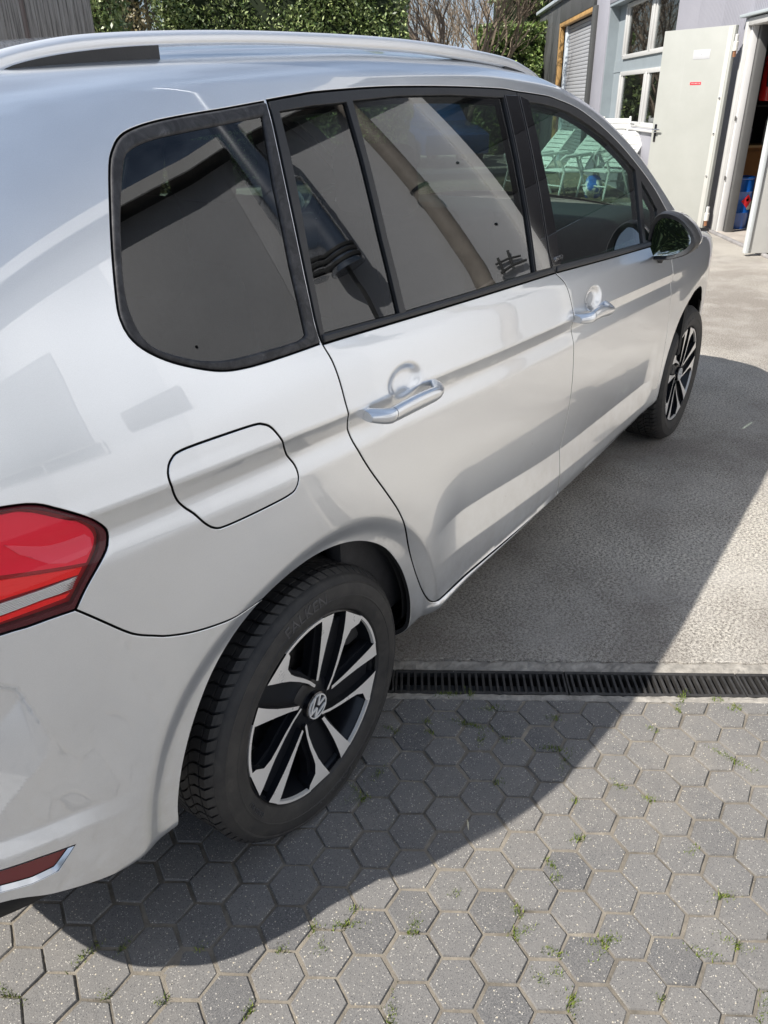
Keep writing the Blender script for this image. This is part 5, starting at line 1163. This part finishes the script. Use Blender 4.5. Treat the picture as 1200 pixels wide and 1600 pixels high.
# blue and white bag and rubble on the ground
bm=bmesh.new(); bmesh.ops.create_icosphere(bm,subdivisions=3,radius=1)
for v in bm.verts: s=1+.25*math.sin(v.co.x*5+v.co.y*3)*math.cos(v.co.z*4); v.co=Vector((v.co.x*.20*s,v.co.y*.13*s,v.co.z*.18*s+.16))
me=autosm(bm_mesh('bag',bm),50); bag=link('plastic_bag',me); BG=mat('bag_print',(.8,.8,.8),.4); cb_=ramp(BG,noise(BG,N(BG,'ShaderNodeTexCoord').outputs['Object'],6,2,.5),[(.46,(.82,.83,.84)),(.50,(.02,.12,.45))]); Lk(BG,cb_,bs(BG).inputs['Base Color']); me.materials.append(BG); bag.location=yard(14.0,2.95,0); tag(bag,'blue and white plastic bag lying between the white garden chairs','bag')
def rubble():
    V=[];F=[];r=random.Random(3)
    for k in range(900):
        p=yard(r.uniform(13.6,17.5),r.uniform(.4,3.5)); s=r.uniform(.015,.06); b=len(V)
        for q in ((1,0,0),(-1,0,0),(0,1,0),(0,-1,0),(0,0,1)): V.append((p[0]+q[0]*s*r.uniform(.5,1.2),p[1]+q[1]*s*r.uniform(.5,1.2),q[2]*s*.6))
        F+=[(b,b+2,b+4),(b+2,b+1,b+4),(b+1,b+3,b+4),(b+3,b,b+4)]
    link('dead_leaves',mesh('dead_leaves',V,F),varied('dead_leaf_brown',(.20,.16,.11),.9,.5,30,0),None,'stuff')
rubble()
sb=mesh('soil_bed',[yard(13.3,-3,.004),yard(13.3,3.65,.004),yard(19,3.65,.004),yard(19,-3,.004)],[(0,1,2,3)]); link('soil_bed',sb,varied('mossy_soil',(.14,.13,.085),.95,.4,6,.5,60),None,'structure')
# ================================================================ board fence on the left
fn=At('board_fence','tall weathered grey board fence behind the rear of the car','fence',8,-4.3)
r=random.Random(11); d=3.0; k=0
while d<11.85:
    w_=r.uniform(.10,.17); top=4.0+r.uniform(-.03,.03)
    for z0,z1 in ((0,1.55),(1.556,2.92),(2.926,top)):
        th_=r.uniform(.018,.03); o=box('board',Vector(fn.p(d+w_/2,-4.3,(z0+z1)/2))+Vector((0,0,0)),(w_-.006,th_,z1-z0-.004),BOARD,fn.o,.003,(r.uniform(-.004,.004),0,0)); o.location.y-=r.uniform(0,.012)
    d+=w_; k+=1
for z in (1.2,2.6,3.7): fn.box('rail',(3,-4.42,z),(11.9,-4.36,z+.09),BOARD)
# ================================================================ hedges and trees
def leafcloud(pts,size,r,flat=.3):
    n=len(pts); P_=np.array(pts); nr=r.normal(size=(n,3)); nr[:,2]=np.abs(nr[:,2])*.8+.15; nr/=np.linalg.norm(nr,axis=1,keepdims=True)
    t=np.cross(nr,r.normal(size=(n,3))); t/=np.linalg.norm(t,axis=1,keepdims=True); b=np.cross(nr,t); s=size*r.uniform(.6,1.3,(n,1))
    V=np.stack([P_-t*s,P_+b*s*.45,P_+t*s,P_-b*s*.45],1).reshape(-1,3); F=np.arange(4*n).reshape(n,4); tone=np.repeat(np.clip(r.normal(.5,.25,n),0,1),4); return V,F,tone
def foliage(name,V,F,T,m,parent):
    me=bpy.data.meshes.new(name); me.vertices.add(len(V)); me.vertices.foreach_set('co',V.astype('f').ravel()); me.loops.add(F.size); me.loops.foreach_set('vertex_index',F.ravel().astype('i')); me.polygons.add(len(F)); me.polygons.foreach_set('loop_start',np.arange(0,F.size,4,dtype='i')); me.polygons.foreach_set('loop_total',np.full(len(F),4,dtype='i')); me.update(); me.validate()
    at=me.attributes.new('tone','FLOAT','POINT'); at.data.foreach_set('value',T.astype('f')); return link(name,me,m,parent)
def hedge(name,label,cat,d0,d1,l0,l1,h,n,size,m,seed,rag=.35):
    """clipped mass of leaves filling a box, with lumps and hollows on its faces"""
    r=np.random.default_rng(seed); c=((d0+d1)/2,(l0+l1)/2); H=At(name,label,cat,*c); pts=[]
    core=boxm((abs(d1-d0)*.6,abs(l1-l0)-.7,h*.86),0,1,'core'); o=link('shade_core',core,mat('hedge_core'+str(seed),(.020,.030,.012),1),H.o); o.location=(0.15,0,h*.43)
    ph=r.uniform(0,6,8)
    while len(pts)<n:
        k=n; u=r.uniform(0,1,(k,3)); dd=d0+(d1-d0)*u[:,0]**1.6; ll=l0+(l1-l0)*u[:,1]; z=h*u[:,2]
        lump=rag*(np.sin(ll*2.1+ph[0])*np.sin(z*2.3+ph[1])+.6*np.sin(ll*5.3+ph[2]+z*3.9)+.4*np.sin(ll*11+z*9+ph[3]))*.5
        top=h+rag*.9*(np.sin(ll*1.7+ph[4])+.5*np.sin(ll*4.9+ph[5]))*.6
        side=np.minimum(ll-min(l0,l1),max(l0,l1)-ll)+rag*.5*np.sin(z*3+ph[6])
        ok=(dd>d0+.25+lump)&(z<top)&(side>0); hollow=np.sin(ll*3.7+ph[7])*np.sin(z*4.1+ph[2])>.90; ok&=~(hollow&(dd<d0+.5))
        for a,b,c_ in zip(dd[ok],ll[ok],z[ok]): pts.append((a-c[0],-(b-c[1]),c_))
    V,F,T=leafcloud(pts[:n],size,r); foliage('foliage',V,F,T,m,H.o)
    for k in range(7): link('stem',tubem([(r.uniform(-.2,.3),r.uniform(-1,1)*abs(l1-l0)*.45,0)]+[(r.uniform(-.2,.3),r.uniform(-1,1)*abs(l1-l0)*.45,h*.9)],.03,6,'stem'),BARK,H.o)
    return H
hedge('cherry_laurel_hedge','broad glossy green hedge filling the back of the yard','hedge',16.6,18.2,-5.1,-.05,5.0,130000,.040,LEAF,21,.24)
hedge('conifer_hedge','narrow dark green conifer beside the end of the board fence','hedge',12.4,13.6,-5.0,-4.25,4.6,14000,.040,LEAF,22,.2)
hedge('brown_hedge','brownish green shrub between the dark conifer and the broad hedge','shrub',15.2,16.2,-5.6,-4.55,4.6,9000,.045,make_leaf('brown_leaf',(.06,.05,.02),(.16,.13,.06),(.26,.23,.12)),23,.3)
hedge('ivy_bush','bright ivy bush left of the dark grey shed','bush',25.2,27.2,1.75,3.75,3.35,26000,.070,LEAF2,24,.5)
hedge('ivy_clad_tree','dark ivy clad tree rising behind the ivy bush','tree',28.0,30.0,2.15,5.6,6.8,22000,.085,LEAF2,25,.9)
hedge('far_hedge','long dark hedge far behind the bare tree','hedge',46,48,-20,14,3.0,16000,.16,LEAF,26,.5)
def baretree(d,l,h,seed,label,n0=5,spread=1.0,rad=.17):
    r=random.Random(seed); t=At('bare_tree',label,'tree',d,l); segs=[];tw=[]
    def grow(p,dr,L,rad,depth):
        q=p+dr*L; m_=(p+q)/2+Vector((r.uniform(-1,1),r.uniform(-1,1),r.uniform(-.5,.8)))*L*.08
        (segs if depth<2 else tw).append((p,m_,q,rad,rad*.72))
        if depth>=6 or rad<.0035: return
        for k in range(3 if depth in (0,2,3,4) else 2):
            nd=(dr+Vector((r.uniform(-1,1),r.uniform(-1,1),r.uniform(-.45,.75)))*.62*spread).normalized(); grow(q if k<2 else m_,nd,L*r.uniform(.62,.88),rad*r.uniform(.52,.70),depth+1)
    for k in range(n0): a=2*math.pi*k/n0; grow(Vector((0,0,h*.10)),Vector((math.cos(a)*.5,math.sin(a)*.5,.9)).normalized(),h*.20,rad*.62,1)
    def build(name,S_,nside):
        V=[];F=[]
        for p,m_,q,a,b in S_:
            base=len(V)
            for c_,rr in ((p,a),(m_,(a+b)/2),(q,b)):
                for j in range(nside): th=2*math.pi*j/nside; V.append((c_.x+rr*math.cos(th),c_.y+rr*math.sin(th),c_.z+rr*.3*math.sin(th*2)))
            for i in range(2):
                for j in range(nside): F.append((base+i*nside+j,base+i*nside+(j+1)%nside,base+(i+1)*nside+(j+1)%nside,base+(i+1)*nside+j))
        return link(name,mesh(name,V,F),BARK,t.o)
    link('trunk',tubem([(0,0,-.02),(.03,0,h*.06),(0,0,h*.11)],[rad*1.15,rad*.95,rad*.9],12,'trunk'),BARK,t.o); build('limbs',segs,7); build('crown',tw,3)
baretree(23.5,1.25,6.6,4,'bare brown tree with pale sky between its branches behind the roof rail',7,1.0,.13)
baretree(27.5,-.1,6.6,8,'second bare tree behind, left of the first one',6,1.1,.10)
baretree(30.5,2.3,7.5,15,'slender bare tree just behind the ivy clad one',6,1.1,.10)
hedge('rear_hedge','dark green hedge across the yard behind the photographer','hedge',-19,-17,-12,3.2,4.2,14000,.12,LEAF,29,.6)
# far sheds and parked vehicles glimpsed under the rail
fb=At('far_building','low brown roofed building far behind the bare trees','building',52,-3); fb.box('wall',(50,-14,0),(54,8,2.6),varied('far_wall',(.40,.36,.32),.8,.1,1,0)); fb.box('roof',(49.6,-14.5,2.6),(54.5,8.5,3.1),varied('brown_roof',(.16,.12,.10),.8,.2,1,0),.05)
def farcar(d,l,m,label):
    c=At('parked_car',label,'car',d,l,'cars parked at the back of the yard',.4)
    link('car_body',prism([(-2.1,.30),(-2.1,.75),(-1.5,.92),(-.9,1.0),(-.35,1.42),(1.1,1.45),(1.75,1.02),(2.1,.95),(2.15,.3)],-.85,.85,'car_body','Y',.05),m,c.o); link('windows',prism([(-.75,1.02),(-.3,1.36),(1.05,1.38),(1.5,1.04)],-.86,.86,'windows','Y'),GLOSS_BLACK,c.o)
    for x in (-1.3,1.35):
        for y in (-.86,.86): link('wheel',lathem([(0,-.09),(.2,-.1),(.31,-.09),(.31,.09),(.2,.1),(0,.09)],24,'Y','wheel'),TYRE,c.o).location=(x,y,.31)
farcar(22.5,.2,mat('car_blue',(.05,.12,.35),.25,.2,1),'blue car glimpsed under the roof rail behind the yard'); farcar(22.0,-1.6,mat('car_grey',(.12,.12,.13),.25,.4,1),'dark grey car glimpsed under the rail, left of the blue one')
